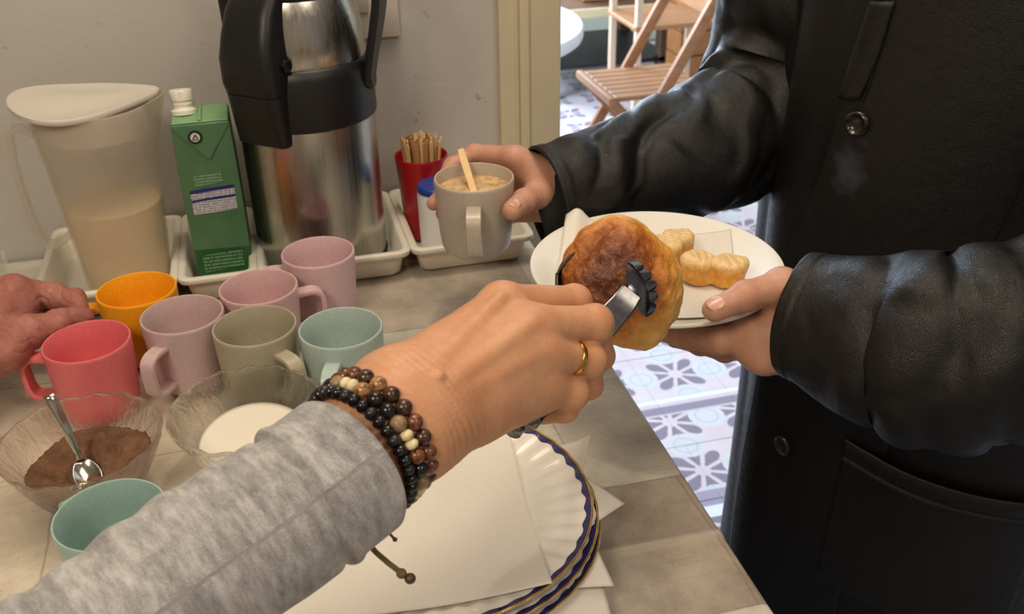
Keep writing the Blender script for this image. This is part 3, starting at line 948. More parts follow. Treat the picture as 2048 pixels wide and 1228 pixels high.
dgreen_print = mat_print('fine_print_dark_green', (120, 160, 122), (30, 86, 44), 210)
blue_ink = simple('blue_ink', (34, 46, 110), 0.45)
FY = -CD - 0.0018
lbl = plate_front('label', -0.026, 0.027, 0.098, 0.131, FY, fine, 0.003, ct)
plate_front('label_bar', -0.026, 0.027, 0.1262, 0.131, FY - 0.0004, blue_ink, 0.003, ct)
plate_front('label_bar', -0.026, 0.027, 0.1150, 0.1180, FY - 0.0004, blue_ink, 0.003, ct)
plate_front('small_print', -0.019, 0.015, 0.135, 0.149, FY, green_print, 0.003, ct)
plate_front('small_print', -0.026, 0.024, 0.018, 0.042, FY, dgreen_print, 0.003, ct)
bd = obj('badge', xform((lathe([(0, 0), (0.0082, 0), (0.0082, 0.0006), (0, 0.0006)], 32)), (-0.008, -CD - 0.0040, CH - 0.0155), np.array([[1, 0, 0], [0, 0, -1], [0, 1, 0]]).T), simple('badge_black', (26, 26, 26), 0.45), ct, smooth=False)
bw = obj('badge_centre', xform((lathe([(0, 0), (0.0056, 0), (0.0056, 0.0004), (0, 0.0004)], 32)), (-0.008, -CD - 0.0047, CH - 0.0155), np.array([[1, 0, 0], [0, 0, -1], [0, 1, 0]]).T), simple('badge_white', (214, 214, 206), 0.45), ct, smooth=False)
ink = simple('badge_ink', (40, 40, 40), 0.5)
by = -CD - 0.0053
tri_mark = lambda pts: (np.array([(x, by, z) for x, z in pts] + [(x, by + 0.0004, z) for x, z in pts]), [(0, 1, 2, 3), (7, 6, 5, 4), (0, 4, 5, 1), (1, 5, 6, 2), (2, 6, 7, 3), (3, 7, 4, 0)])
bx, bz = -0.008, CH - 0.0155
obj('badge_mark', merge(tri_mark([(bx - 0.0036, bz - 0.0015), (bx + 0.0005, bz + 0.0042), (bx + 0.0014, bz + 0.0030), (bx - 0.0020, bz - 0.0015)]),
                        tri_mark([(bx + 0.0005, bz + 0.0042), (bx + 0.0036, bz - 0.0015), (bx + 0.0020, bz - 0.0015), (bx + 0.0001, bz + 0.0024)]),
                        tri_mark([(bx - 0.0036, bz - 0.0034), (bx + 0.0036, bz - 0.0034), (bx + 0.0036, bz - 0.0024), (bx - 0.0036, bz - 0.0024)])), ink, ct, smooth=False)
white_cap = simple('cap_plastic', (232, 228, 218), 0.35, var=0.02)
cx, cy = -0.019, 0.006
cap = obj('cap', xform(lathe([(0, 0.017), (0.0115, 0.017), (0.013, 0.018), (0.0132, 0.029), (0.012, 0.0305), (0, 0.0305)], 40, rad=lambda t, r, z: r + (0.0003 * math.cos(36 * t) if r > 0.0128 else 0)), (cx, cy, CH), np.array([[1, 0, 0.0], [0, 0.985, 0.17], [0, -0.17, 0.985]])), white_cap, ct, angle=40)
obj('neck', xform(lathe([(0, 0.001), (0.0155, 0.001), (0.0155, 0.006), (0.013, 0.0075), (0.0118, 0.009), (0.0118, 0.012), (0.0126, 0.0125), (0.0126, 0.0145), (0.0112, 0.0155), (0.0112, 0.0175), (0, 0.0175)], 40), (cx, cy, CH), np.array([[1, 0, 0.0], [0, 0.985, 0.17], [0, -0.17, 0.985]])), white_cap, ct, angle=40)
tag(ct, 'tall green drink carton with a white screw cap, standing in the tray', 'carton')

# ================================================================== FLASK
fk = empty('pump_flask', (0.050, 1.235, BZ))
bodyp = [(0, 0), (0.079, 0), (0.083, 0.003), (0.085, 0.012), (0.0855, 0.03), (0.0855, 0.195), (0.085, 0.215), (0, 0.215)]
obj('steel_body', lathe(bodyp, 96), M['steel'], fk, angle=40)
obj('base_ring', lathe([(0.075, 0.0005), (0.0865, 0.0005), (0.0870, 0.004), (0.0865, 0.008), (0.0845, 0.009), (0.075, 0.002)], 96), M['black_plastic'], fk, angle=40)
obj('collar', lathe([(0.078, 0.200), (0.0855, 0.200), (0.0880, 0.202), (0.0885, 0.206), (0.0880, 0.245), (0.0865, 0.262), (0.0835, 0.272), (0.078, 0.276), (0.074, 0.276), (0.074, 0.270)], 96), M['black_plastic'], fk, angle=40)
obj('steel_cap', lathe([(0.070, 0.272), (0.0800, 0.273), (0.0812, 0.278), (0.0800, 0.300), (0.0765, 0.325), (0.0710, 0.345), (0.068, 0.352), (0, 0.352)], 96), M['steel'], fk, angle=40)
obj('lid_top', lathe([(0, 0.350), (0.069, 0.350), (0.072, 0.354), (0.070, 0.366), (0.050, 0.374), (0, 0.376)], 72), M['black_plastic'], fk, angle=40)
# pouring hood: swells out in front of the cap, narrows to a spout block below
hd = math.radians(228)
Rh = np.array([[math.cos(hd), -math.sin(hd), 0], [math.sin(hd), math.cos(hd), 0], [0, 0, 1]])
def hood_ring(z, out, half, back, r=0.014):
    return [(x, y, z) for x, y in rrect(back, out, -half, half, r, 5)]
hoodR = [hood_ring(0.250, 0.103, 0.039, 0.030), hood_ring(0.262, 0.106, 0.040, 0.030), hood_ring(0.29, 0.106, 0.0395, 0.025), hood_ring(0.315, 0.100, 0.037, 0.02),
         hood_ring(0.34, 0.090, 0.035, 0.015), hood_ring(0.365, 0.072, 0.033, 0.0), hood_ring(0.380, 0.052, 0.030, -0.01), hood_ring(0.384, 0.044, 0.026, -0.006)]
obj('pouring_hood', xform(loft(hoodR, True, True, True), rot=Rh), M['black_plastic'], fk, angle=40)
spR = [hood_ring(0.185, 0.090, 0.034, 0.050, 0.006), hood_ring(0.187, 0.093, 0.036, 0.050, 0.008), hood_ring(0.215, 0.099, 0.038, 0.050), hood_ring(0.2488, 0.1025, 0.039, 0.050), hood_ring(0.2495, 0.101, 0.038, 0.050)]
obj('spout_block', xform(loft(spR, True, True, True), rot=Rh), M['black_plastic'], fk, angle=40)
kn = xform(lathe([(0, 0), (0.0075, 0), (0.0082, 0.001), (0.0078, 0.004), (0.006, 0.0052), (0.0045, 0.0042), (0, 0.0042)], 32), (0.076, 0.0395, 0.283), np.array([[1, 0, 0], [0, 0, 1], [0, -1, 0.0]]))
obj('lock_knob', xform(kn, rot=Rh), M['black_gloss'], fk, angle=40)
# carrying handle: strap hinged on the collar, swinging over the top
ha = math.radians(-28)
Ra = rz(ha)
hpth = catmull([(0.087, 0, 0.243), (0.094, 0, 0.275), (0.104, 0, 0.315), (0.110, 0, 0.352), (0.104, 0, 0.402), (0.075, 0, 0.438), (0.03, 0, 0.452), (-0.03, 0, 0.452), (-0.068, 0, 0.438), (-0.088, 0, 0.402), (-0.089, 0, 0.35), (-0.087, 0, 0.25)], 60)
wid = np.interp(np.linspace(0, 1, 60), [0, 0.06, 0.2, 0.5, 0.8, 0.94, 1], [0.024, 0.022, 0.028, 0.03, 0.028, 0.022, 0.024])
obj('carrying_handle', xform(ribbon(hpth, (0, 1, 0), wid, 0.010, 0.25), rot=Ra), M['black_plastic'], fk, angle=40)
for s in (1, -1):
    hb = xform(lathe([(0, -0.004), (0.011, -0.004), (0.0115, 0.002), (0.009, 0.006), (0, 0.0065)], 28), (s * 0.0885, 0, 0.247), np.array([[0, 0, s], [0, 1, 0], [-s, 0, 0.0]]))
    obj('hinge', xform(hb, rot=Ra), M['black_gloss'], fk, angle=40)
tag(fk, 'large brushed-steel pump flask with black collar and spout, in the tray', 'flask')

# ================================================================== RED CUP WITH STIRRERS, SWEETENER BOTTLE, GLASS
rc = empty('red_cup', (0.196, 1.262, BZ))
red = simple('red_plastic', (168, 18, 30), 0.35, var=0.05)
obj('cup_wall', lathe([(0, 0), (0.026, 0), (0.0275, 0.002), (0.0355, 0.112), (0.0362, 0.116), (0.0355, 0.118), (0.0340, 0.116), (0.0262, 0.006), (0, 0.005)], 64), red, rc, angle=40)
tag(rc, 'red plastic cup full of wooden stirrers beside the flask', 'cup')
def stir_geo(L=0.131, w=0.0055, t=0.0014):
    out = [(w / 2 * math.cos(a), L - w / 2 + w / 2 * math.sin(a)) for a in np.linspace(0, math.pi, 7)] + [(w / 2 * math.cos(a), w / 2 + w / 2 * math.sin(a)) for a in np.linspace(math.pi, TAU, 7)]
    v, f = prism(out, -t / 2, t / 2)
    return v[:, [0, 2, 1]], f
s0 = None
rs = np.random.default_rng(3)
for k in range(36):
    a = k * 2.399963
    r = 0.0275 * math.sqrt((k + 0.5) / 36)
    bx_, by_ = 0.60 * r * math.cos(a), 0.60 * r * math.sin(a)
    lean = Vector((math.cos(a) * 0.085 * r / 0.0275 + rs.uniform(-0.02, 0.02), math.sin(a) * 0.085 * r / 0.0275 + rs.uniform(-0.02, 0.02), 1)).normalized()
    q = lean.to_track_quat('Z', 'Y').to_euler()
    q.z += rs.uniform(-0.7, 0.7)
    if s0 is None:
        s0 = obj('wooden_stirrer', stir_geo(), M['stir_wood'], None, smooth=False)
        # origin back to the foot of the stick
        s0.location = (0, 0, 0)
        o = s0
    else:
        o = s0.copy(); col.objects.link(o)
    o.rotation_mode = 'QUATERNION'
    o.rotation_quaternion = lean.to_track_quat('Z', 'Y') @ Matrix.Rotation(rs.uniform(-0.8, 0.8), 3, 'Z').to_quaternion()
    o.location = (0.196 + bx_, 1.262 + by_, BZ + 0.008 + rs.uniform(0, 0.006))
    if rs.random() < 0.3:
        o.material_slots[0].link = 'OBJECT'; o.material_slots[0].material = M['stir_wood_shaded']
    tag(o, 'thin wooden stirrer standing in the red cup', 'stirrer', 'wooden stirrers in the red cup')

sb = empty('sweetener_bottle', (0.203, 1.188, BZ))
obj('bottle_body', lathe([(0, 0), (0.022, 0), (0.0245, 0.003), (0.026, 0.02), (0.027, 0.088), (0.0255, 0.093), (0, 0.093)], 48), simple('bottle_white', (226, 226, 226), 0.35, var=0.02), sb, angle=40)
obj('bottle_lid', lathe([(0, 0.0935), (0.0255, 0.0935), (0.0265, 0.095), (0.0262, 0.101), (0.0245, 0.103), (0, 0.1035)], 48), simple('blue_lid', (30, 62, 148), 0.35, var=0.05), sb, angle=40)
tag(sb, 'small white bottle with a blue lid, partly behind the held mug', 'bottle')

dg = obj('drinking_glass', xform(lathe([(0, 0), (0.026, 0), (0.029, 0.002), (0.034, 0.095), (0.0335, 0.0965), (0.0325, 0.095), (0.0275, 0.008), (0, 0.007)], 56), (-0.353, 1.150, T + 0.0015)), M['clear_glass'], angle=40)
tag(dg, 'clear drinking glass at the left edge beside the tray', 'glass')

# ================================================================== MUGS
def mat_mug(name, rgb, rough=0.33):
    m = Mat(name); p = m.coord()
    c = lin(rgb); n = m.noise(p, 260, 2)
    m.set(Base_Color=m.ramp(n, [(0.35, tuple(x * 0.94 for x in c)), (0.7, tuple(min(1, x * 1.05) for x in c))]), Roughness=rough,
          Subsurface_Weight=0.06, Subsurface_Radius=(0.006, 0.004, 0.003))
    m.bump(m.noise(p, 500, 2), 0.05, 0.0003)
    return m.m
MR, MH = 0.0437, 0.085
def mug_body():
    return lathe([(0, 0.003), (0.028, 0.002), (0.030, 0.0), (0.0325, 0.0005), (0.0355, 0.003), (0.0378, 0.008), (0.0392, 0.016), (0.0405, 0.03), (0.0425, 0.06), (0.0434, 0.082), (0.0434, 0.0838), (0.0427, MH),
                  (0.0415, MH), (0.0408, 0.0838), (0.0402, 0.06), (0.038, 0.03), (0.0362, 0.016), (0.033, 0.0075), (0.028, 0.0052), (0, 0.005)], 72)
def mug_handle():
    pts = [(0.0417, 0.0665), (0.052, 0.0672), (0.0605, 0.0665), (0.0670, 0.0625), (0.0695, 0.055), (0.0692, 0.040), (0.0680, 0.030), (0.0640, 0.0232), (0.0560, 0.0210), (0.0480, 0.0210), (0.0385, 0.0215)]
    p = catmull([(x, 0, z) for x, z in pts], 44)
    return ribbon(p, (0, 1, 0), 0.0165, 0.0055, 0.3)
mug_g, han_g = mug_body(), mug_handle()
def make_mug(x, y, z, ang, rgb, label, name='mug', tilt=None):
    e = empty(name, (x, y, z), math.radians(ang))
    m = mat_mug('mug_' + label.split()[0], rgb)
    obj('mug_body', mug_g, m, e, angle=55)
    obj('handle', han_g, m, e, angle=55)
    return tag(e, label, 'mug', 'plastic mugs')
MZ = T + 0.0015
MUGS = [(-0.168, 1.043, 176, (244, 168, 30), 'yellow plastic mug whose handle the hand at the left pinches'),
        (-0.210, 0.940, 168, (224, 112, 117), 'coral pink plastic mug behind the cocoa bowl'),
        (-0.117, 0.970, -122, (198, 172, 172), 'mauve plastic mug between the yellow and khaki mugs, handle towards the viewer'),
        (-0.036, 1.010, 8, (210, 174, 176), 'dusty pink plastic mug behind the khaki mug, handle to the right'),
        (0.036, 1.080, 178, (212, 180, 184), 'lilac pink plastic mug farthest back, right against the tray'),
        (-0.043, 0.923, -58, (172, 164, 142), 'khaki plastic mug behind the sugar bowl'),
        (0.043, 0.893, -108, (174, 192, 186), 'pale teal plastic mug standing at the right end of the mug group'),
        (-0.163, 0.655, 128, (154, 182, 174), 'teal plastic mug in the foreground, half hidden by the grey sleeve')]
for x, y, a, rgb, lab in MUGS:
    make_mug(x, y, MZ, a, rgb, lab)

# held mug with coffee
HM = np.array((0.2124, 0.9981, 1.0393))
hm = make_mug(HM[0], HM[1], HM[2] - MH, -104, (182, 170, 156), 'grey-beige plastic mug of coffee held by the person in the leather coat')
hm.scale = (1.03, 1.03, 1.03)
cof_m = Mat('milky_coffee'); cp = cof_m.coord()
fo = cof_m.noise(cp, 90, 4); bub = cof_m.voronoi(cp, 330)
cc = cof_m.ramp(fo, [(0.38, lin((176, 140, 96))), (0.62, lin((214, 184, 140)))])
cc = cof_m.mix(cof_m.ramp(bub, [(0.10, (1, 1, 1)), (0.2, (0, 0, 0))]), cc, lin((150, 112, 66)))
cof_m.set(Base_Color=cc, Roughness=0.3); cof_m.bump(fo, 0.3, 0.001)
cf = obj('coffee', xform(lathe([(0, 0.008), (0.034, 0.009), (0.0395, 0.03), (0.0424, 0.071), (0.0420, 0.0732), (0.03, 0.0730), (0, 0.0730)], 56), (HM[0], HM[1], HM[2] - MH)), cof_m.m, angle=40)
tag(cf, 'milky coffee with foam in the held mug', 'coffee', kind='stuff')
# its stirrer leans on the far rim
st_b, st_t = np.array((0.2103, 0.9909, 1.0263)), np.array((0.2080, 1.0448, 1.0583))
st_d = st_t - st_b; st_L = float(np.linalg.norm(st_d))
st_b2 = st_b - st_d / st_L * 0.028
view = np.array((0.1915, 0.9025, 1.0641)) - np.array((0, 0, 1.45))
wdir = np.cross(st_d, view); wdir /= np.linalg.norm(wdir)
o = obj('wooden_stirrer', ribbon(np.linspace(st_b2, st_t, 5), wdir, np.array([0.0075, 0.0075, 0.0075, 0.0085, 0.007]), 0.0014, 0.3), M['stir_wood'], smooth=False)
tag(o, 'wooden stirrer standing in the held mug of coffee', 'stirrer')

# ================================================================== GLASS BOWLS
def bowl_inner(z):
    return np.interp(z, [0.006, 0.010, 0.025, 0.045, 0.0685], [0.028, 0.036, 0.0475, 0.0578, 0.0683])
def bowl_geo():
    outer = [(0, 0.0), (0.030, 0.0), (0.0335, 0.0005), (0.036, 0.003), (0.042, 0.010), (0.0515, 0.025), (0.0615, 0.045), (0.0700, 0.0645), (0.0712, 0.0685), (0.0708, 0.0702), (0.0696, 0.0700)]
    inner = [(0.0683, 0.0685), (0.0668, 0.0640), (0.0578, 0.045), (0.0475, 0.025), (0.036, 0.010), (0.028, 0.006), (0, 0.0055)]
    fl = lambda t, r, z: r * (1 + (0.010 * math.sin(9 * t) * math.sin(5 * t + 1) + 0.004 * math.sin(23 * t)) * (z / 0.07) ** 2)
    zo = lambda t, r, z: z + 0.0012 * math.sin(17 * t + 1.3) * (z / 0.07) ** 4 + 0.0008 * math.sin(7 * t) * (z / 0.07) ** 4
    return lathe(outer + inner, 120, rad=fl, zoff=zo)
BOWLS = [(-0.203, 0.790), (-0.058, 0.797)]
for (x, y), lab in zip(BOWLS, ('textured glass bowl of cocoa powder, in front of the coral pink mug', 'textured glass bowl of sugar, between the khaki mug and the grey sleeve')):
    o = obj('glass_bowl', xform(bowl_geo(), (x, y, MZ)), M['glass'])
    tag(o, lab, 'bowl', 'glass bowls')

def powder(x, y, height, nr=46, nt=110, rmax=0.054, inner=0.985):
    """a heap whose top is height(x, y) and whose edge meets the inside of the bowl"""
    V, F = [], []
    zb = 0.0068
    rows = []
    V.append((0, 0, height(0, 0)))
    for i in range(1, nr + 1):
        idx = []
        for j in range(nt):
            a = TAU * j / nt
            r = rmax * i / nr
            px, py = r * math.cos(a), r * math.sin(a)
            z = height(px, py)
            if i == nr:
                r = min(r * 1.2, float(bowl_inner(z)) * inner); px, py = r * math.cos(a), r * math.sin(a)
            idx.append(len(V)); V.append((px, py, z))
        rows.append(idx)
    for j in range(nt): F.append((0, rows[0][j], rows[0][(j + 1) % nt]))
    for a, b in zip(rows[:-1], rows[1:]):
        for j in range(nt):
            k = (j + 1) % nt
            F.append((a[j], b[j], b[k], a[k]))
    last = rows[-1]
    for frac in (0.6, 0.25):
        idx = []
        for j in range(nt):
            zz = zb + (V[last[j]][2] - zb) * frac
            a = TAU * j / nt; r = float(bowl_inner(zz)) * inner
            idx.append(len(V)); V.append((r * math.cos(a), r * math.sin(a), zz))
        for j in range(nt):
            k = (j + 1) % nt; F.append((last[j], idx[j], idx[k], last[k]))
        last = idx
    c = len(V); V.append((0, 0, zb))
    for j in range(nt): F.append((last[j], c, last[(j + 1) % nt]))
    return xform((V, F), (x, y, MZ))

w1, w2, w3 = Waves(12, 70, 21), Waves(16, 260, 22), Waves(16, 900, 23)
def cocoa_h(x, y):
    p = np.array([x, y, 0.0])
    r = math.hypot(x, y)
    z = 0.041 + 0.0032 * float(w1(p)) + 0.0024 * float(w2(p)) * max(0, 1 - r / 0.06) + 0.0009 * float(w3(p))
    z += 0.011 * math.exp(-(((x - 0.012) / 0.016) ** 2 + ((y - 0.024) / 0.013) ** 2))
    z -= 0.013 * math.exp(-(((x + 0.008) / 0.017) ** 2 + ((y + 0.004) / 0.014) ** 2))
    z -= 0.007 * math.exp(-(((x - 0.016) / 0.010) ** 2 + ((y - 0.006) / 0.010) ** 2))
    z -= 0.006 * math.exp(-(((x + 0.028) / 0.012) ** 2 + ((y - 0.010) / 0.012) ** 2))
    return z
coc = Mat('cocoa_powder'); p_ = coc.coord()
n1, n2 = coc.noise(p_, 60, 4), coc.noise(p_, 900, 3)
coc.set(Base_Color=coc.mix(0.4, coc.ramp(n1, [(0.3, lin((74, 48, 32))), (0.7, lin((140, 102, 74)))]), coc.ramp(n2, [(0.3, lin((90, 54, 36))), (0.7, lin((156, 112, 82)))])), Roughness=0.95)
coc.bump(n2, 0.9, 0.0022)
o = obj('cocoa_powder', powder(*BOWLS[0], cocoa_h), coc.m)
tag(o, 'brown cocoa powder heaped in the glass bowl at the left', 'cocoa', kind='stuff')
def sugar_h(x, y):
    p = np.array([x, y, 0.0])
    return 0.031 + 0.003 * math.exp(-((x / 0.03) ** 2 + ((y - 0.01) / 0.03) ** 2)) + 0.0006 * float(w1(p)) + 0.12 * y + 0.03 * x
sug = Mat('white_sugar'); p_ = sug.coord(); n2 = sug.noise(p_, 1500, 2)
sug.set(Base_Color=sug.ramp(n2, [(0.3, lin((222, 214, 198))), (0.7, lin((238, 231, 216)))]), Roughness=0.85, Subsurface_Weight=0.1, Subsurface_Radius=(0.004, 0.003, 0.003)); sug.bump(n2, 0.35, 0.0006)
o = obj('sugar', powder(*BOWLS[1], sugar_h, rmax=0.048), sug.m)
tag(o, 'white sugar in the glass bowl beside the teal mug', 'sugar', kind='stuff')

# spoon stuck in the cocoa
spn = empty('spoon', (-0.206, 0.782, MZ + 0.03))
s_tip, s_neck = np.array((-0.196, 0.758, 0.8875)), np.array((-0.207, 0.787, 0.8985))
s_end = np.array((-0.2235, 0.8085, 0.959))
hpth = catmull([s_neck, s_neck + (s_end - s_neck) * 0.15 + np.array((0, 0, 0.004)), s_neck + (s_end - s_neck) * 0.5 + np.array((0, 0, 0.006)), s_end], 24)
hw = np.interp(np.linspace(0, 1, 24), [0, 0.15, 0.7, 0.95, 1], [0.0075, 0.0055, 0.009, 0.0115, 0.009])
sdir = np.cross(s_end - s_neck, (0.0, -0.6, 0.8)); sdir /= np.linalg.norm(sdir)
obj('handle', ribbon(hpth, sdir, hw, np.interp(np.linspace(0, 1, 24), [0, 0.3, 1], [0.003, 0.003, 0.0022]), 0.3), M['steel_plain'], spn, world_space=True)
def spoon_bowl():
    ax = s_tip - s_neck; L = np.linalg.norm(ax); ax /= L
    yv = np.cross((0, 0, 1), ax); yv /= np.linalg.norm(yv); zv = np.cross(ax, yv)
    top, bot = [], []
    nu, nv = 18, 13
    for side, off in ((top, 0.0), (bot, -0.0012)):
        for i in range(nu):
            u = i / (nu - 1)
            half = 0.0115 * math.sin(math.pi * min(1, (u * 0.93 + 0.07))) ** 0.6 + 0.0006
            row = []
            for j in range(nv):
                v = -1 + 2 * j / (nv - 1)
                d = 0.0055 * (1 - v * v) * math.sin(math.pi * u) ** 0.7
                row.append(s_neck + ax * (u * (L + 0.006)) + yv * (v * half) + zv * (-d + off))
            side.append(row)
    a = loft(top, False); b = loft(bot, False)
    n = len(a[0]); F = list(a[1]) + [tuple(i + n for i in reversed(q)) for q in b[1]]
    edge = [i * nv for i in range(nu)] + [(nu - 1) * nv + j for j in range(1, nv)] + [i * nv + nv - 1 for i in range(nu - 2, -1, -1)] + [j for j in range(nv - 2, 0, -1)]
    for k in range(len(edge)):
        p, q = edge[k], edge[(k + 1) % len(edge)]
        F.append((p, q, q + n, p + n))
    return np.concatenate([a[0], b[0]]), F
obj('spoon_bowl', spoon_bowl(), M['steel_plain'], spn, world_space=True)
tag(spn, 'steel teaspoon stuck in the cocoa powder', 'spoon')

# ================================================================== STACK OF DINNER PLATES WITH NAPKINS
porc = simple('porcelain', (234, 230, 222), 0.12, var=0.015, scale=10, Coat_Weight=0.6, Coat_Roughness=0.05)
gold = simple('gold_line', (190, 150, 70), 0.25, 0.9, var=0.1)
cobalt = simple('cobalt_band', (26, 26, 92), 0.15, var=0.2, scale=80, Coat_Weight=0.5)
NF = 40
def flute(r):
    return float(np.interp(r, [0.088, 0.112, 0.124, 0.1335], [0, 1, 0.9, 0.25]))
def pz(t, r, z):
    return z + 0.0010 * flute(r) * math.cos(NF * (t + 0.9 * (r - 0.09)))
def pr(t, r, z):
    return r * (1 + 0.0012 * flute(r) * math.cos(NF * (t + 0.9 * (r - 0.09))))
PR = 0.1335
def plate_profile(t=0.0032):
    top = [(0, 0.0062), (0.075, 0.0060), (0.083, 0.0070), (0.090, 0.0100), (0.098, 0.0135), (0.108, 0.0162), (0.120, 0.0188), (0.128, 0.0206), (PR, 0.0222)]
    bot = [(PR - 0.0005, 0.0205), (0.128, 0.0180), (0.108, 0.0132), (0.095, 0.0088), (0.084, 0.0036), (0.079, 0.0030), (0.077, 0.0), (0.073, 0.0), (0.071, 0.0028), (0, 0.0030)]
    return top, bot
tp, bt = plate_profile()
plate_g = lathe(bt[::-1] + tp[::-1], 240, rad=pr, zoff=pz)
def band_geo(r0, r1, wav=0.0):
    V, F = [], []
    seg = 240
    for k in range(seg):
        t = TAU * k / seg
        ri = r0 + wav * (0.5 + 0.5 * math.cos(NF * t + 2.0))
        for r in (ri, (ri + r1) / 2, r1):
            z = np.interp(r, [0.108, 0.120, 0.128, PR], [0.0162, 0.0188, 0.0206, 0.0222])
            rr = pr(t, r, 0)
            V.append((rr * math.cos(t), rr * math.sin(t), pz(t, r, z) + 0.00025))
    for k in range(seg):
        a, b = k * 3, ((k + 1) % seg) * 3
        F += [(a, a + 1, b + 1, b), (a + 1, a + 2, b + 2, b + 1)]
    return np.array(V), F
band_g = band_geo(0.1256, 0.1316, 0.0022)
def rim_geo():
    pts = []
    for k in range(241):
        t = TAU * k / 240
        rr = pr(t, PR - 0.0012, 0)
        pts.append((rr * math.cos(t), rr * math.sin(t), pz(t, PR - 0.0012, 0.0217)))
    return tube(np.array(pts), 0.0011, 6, caps=False)
rim_g = rim_geo()
SC = np.array((0.088, 0.630))
DP = 0.0085
off = [(0.004, -0.004), (-0.003, 0.002), (0.005, -0.006), (0.004, -0.003), (0, 0)]
protoP = None
NPL = 5
pl_label = ['bottom dinner plate of the gold-rimmed stack', 'second plate from the bottom of the gold-rimmed stack', 'middle plate of the gold-rimmed stack', 'dinner plate just under the top one of the gold-rimmed stack', 'top dinner plate of the stack, fluted white with cobalt and gold rim']
for k in range(NPL):
    z = T + 0.0015 + k * DP
    if protoP is None:
        e = empty('dinner_plate', (0, 0, 0))
        obj('plate_body', plate_g, porc, e, angle=60)
        obj('cobalt_band', band_g, cobalt, e, angle=60)
        obj('gold_rim', rim_g, gold, e, angle=60)
        protoP = e
    else:
        e = copy_tree(protoP)
    e.location = (SC[0] + off[k][0], SC[1] + off[k][1], z)
    e.rotation_euler = (0, 0, k * 0.31)
    tag(e, pl_label[k], 'plate', 'stacked dinner plates')
ztop = T + 0.0015 + (NPL - 1) * DP
nap_m = Mat('paper_napkin'); p_ = nap_m.coord()
nn = nap_m.noise(p_, 700, 3)
nap_m.set(Base_Color=nap_m.ramp(nn, [(0.3, lin((236, 230, 220))), (0.7, lin((246, 241, 232)))]), Roughness=0.9)
nap_m.bump(nap_m.math('ADD', nap_m.math('MULTIPLY', nn, 0.5), nap_m.noise(p_, 25, 3)), 0.2, 0.0012)
nap_out = [n for n in nap_m.t.nodes if n.type == 'OUTPUT_MATERIAL'][0]
ntr = nap_m.n('ShaderNodeBsdfTranslucent'); ntr.inputs['Color'].default_value = (0.85, 0.82, 0.76, 1)
nmx = nap_m.n('ShaderNodeMixShader'); nmx.inputs[0].default_value = 0.2
nap_m.link(nap_m.b.outputs[0], nmx.inputs[1]); nap_m.link(ntr.outputs[0], nmx.inputs[2]); nap_m.link(nmx.outputs[0], nap_out.inputs['Surface'])
M['napkin'] = nap_m.m
def sheet(fn, nu, nv, th=0.0006):
    """two-sided thin sheet from fn(u, v) on the unit square, with real thickness"""
    A = np.array([[fn(i / (nu - 1), j / (nv - 1)) for j in range(nv)] for i in range(nu)], float)
    du = np.gradient(A, axis=0); dv = np.gradient(A, axis=1)
    N = np.cross(du, dv); N /= np.linalg.norm(N, axis=2)[..., None] + 1e-12
    V = np.concatenate([(A + N * th / 2).reshape(-1, 3), (A - N * th / 2).reshape(-1, 3)])
    n = nu * nv; F = []
    for i in range(nu - 1):
        for j in range(nv - 1):
            a, b, c, d = i * nv + j, (i + 1) * nv + j, (i + 1) * nv + j + 1, i * nv + j + 1
            F += [(a, b, c, d), (a + n, d + n, c + n, b + n)]
    ed = [(i, 0) for i in range(nu)] + [(nu - 1, j) for j in range(1, nv)] + [(i, nv - 1) for i in range(nu - 2, -1, -1)] + [(0, j) for j in range(nv - 2, 0, -1)]
    for k in range(len(ed)):
        p, q = ed[k][0] * nv + ed[k][1], ed[(k + 1) % len(ed)][0] * nv + ed[(k + 1) % len(ed)][1]
        F.append((p, q, q + n, p + n))
    return V, F
nw = Waves(14, 45, 31)
def surf_plate(r):
    return np.interp(r, [0, 0.08, 0.09, 0.098, 0.108, 0.120, 0.128, PR, 0.16], [0.0068, 0.0070, 0.0106, 0.0142, 0.0170, 0.0196, 0.0214, 0.0230, 0.0236])
def top_nap(u, v):
    # corner near the viewer at the right, edges leading back and to the left
    A, B, D = np.array((0.157, 0.514)), np.array((0.178, 0.742)), np.array((-0.066, 0.527))
    p = A + (B - A) * u + (D - A) * v
    r = float(np.hypot(*(p - SC)))
    z = ztop + surf_plate(r) * 0.75 + 0.0235 * 0.25 + 0.0014
    z += 0.0006 * float(nw(np.array([p[0], p[1], 0.0]))) - max(0, r - PR) * 0.25
    z += 0.0012 * math.exp(-((u - 0.5) / 0.012) ** 2) * 0.5 + 0.0010 * math.exp(-((v - 0.5) / 0.012) ** 2) * 0.5
    return (p[0], p[1], z)
o = obj('paper_napkin', sheet(top_nap, 60, 60), M['napkin'])
tag(o, 'large white paper napkin lying on top of the plate stack', 'napkin', 'paper napkins of the plate stack')
def low_nap(corner, side, zk, droop, lift=0.0, tilt=0.0):
    c = np.array(corner); d = c - SC; dist = np.hypot(*d); d = d / dist
    u1 = np.array([d[0] * math.cos(0.785 + tilt) - d[1] * math.sin(0.785 + tilt), d[0] * math.sin(0.785 + tilt) + d[1] * math.cos(0.785 + tilt)])
    u2 = np.array([d[0] * math.cos(-0.785 + tilt) - d[1] * math.sin(-0.785 + tilt), d[0] * math.sin(-0.785 + tilt) + d[1] * math.cos(-0.785 + tilt)])
    def fn(a, b):
        p = c - u1 * (a * side) - u2 * (b * side)
        r = float(np.hypot(*(p - SC)))
        over = max(0.0, r - PR + 0.004)
        z = zk + surf_plate(min(r, PR)) + 0.0009 - droop * over + lift * over * over * 60
        z += 0.0007 * float(nw(np.array([p[0], p[1], 5.0]))) * (1 if over > 0 else 0)
        return (p[0], p[1], z)
    return fn
z_of = lambda k: T + 0.0015 + k * DP
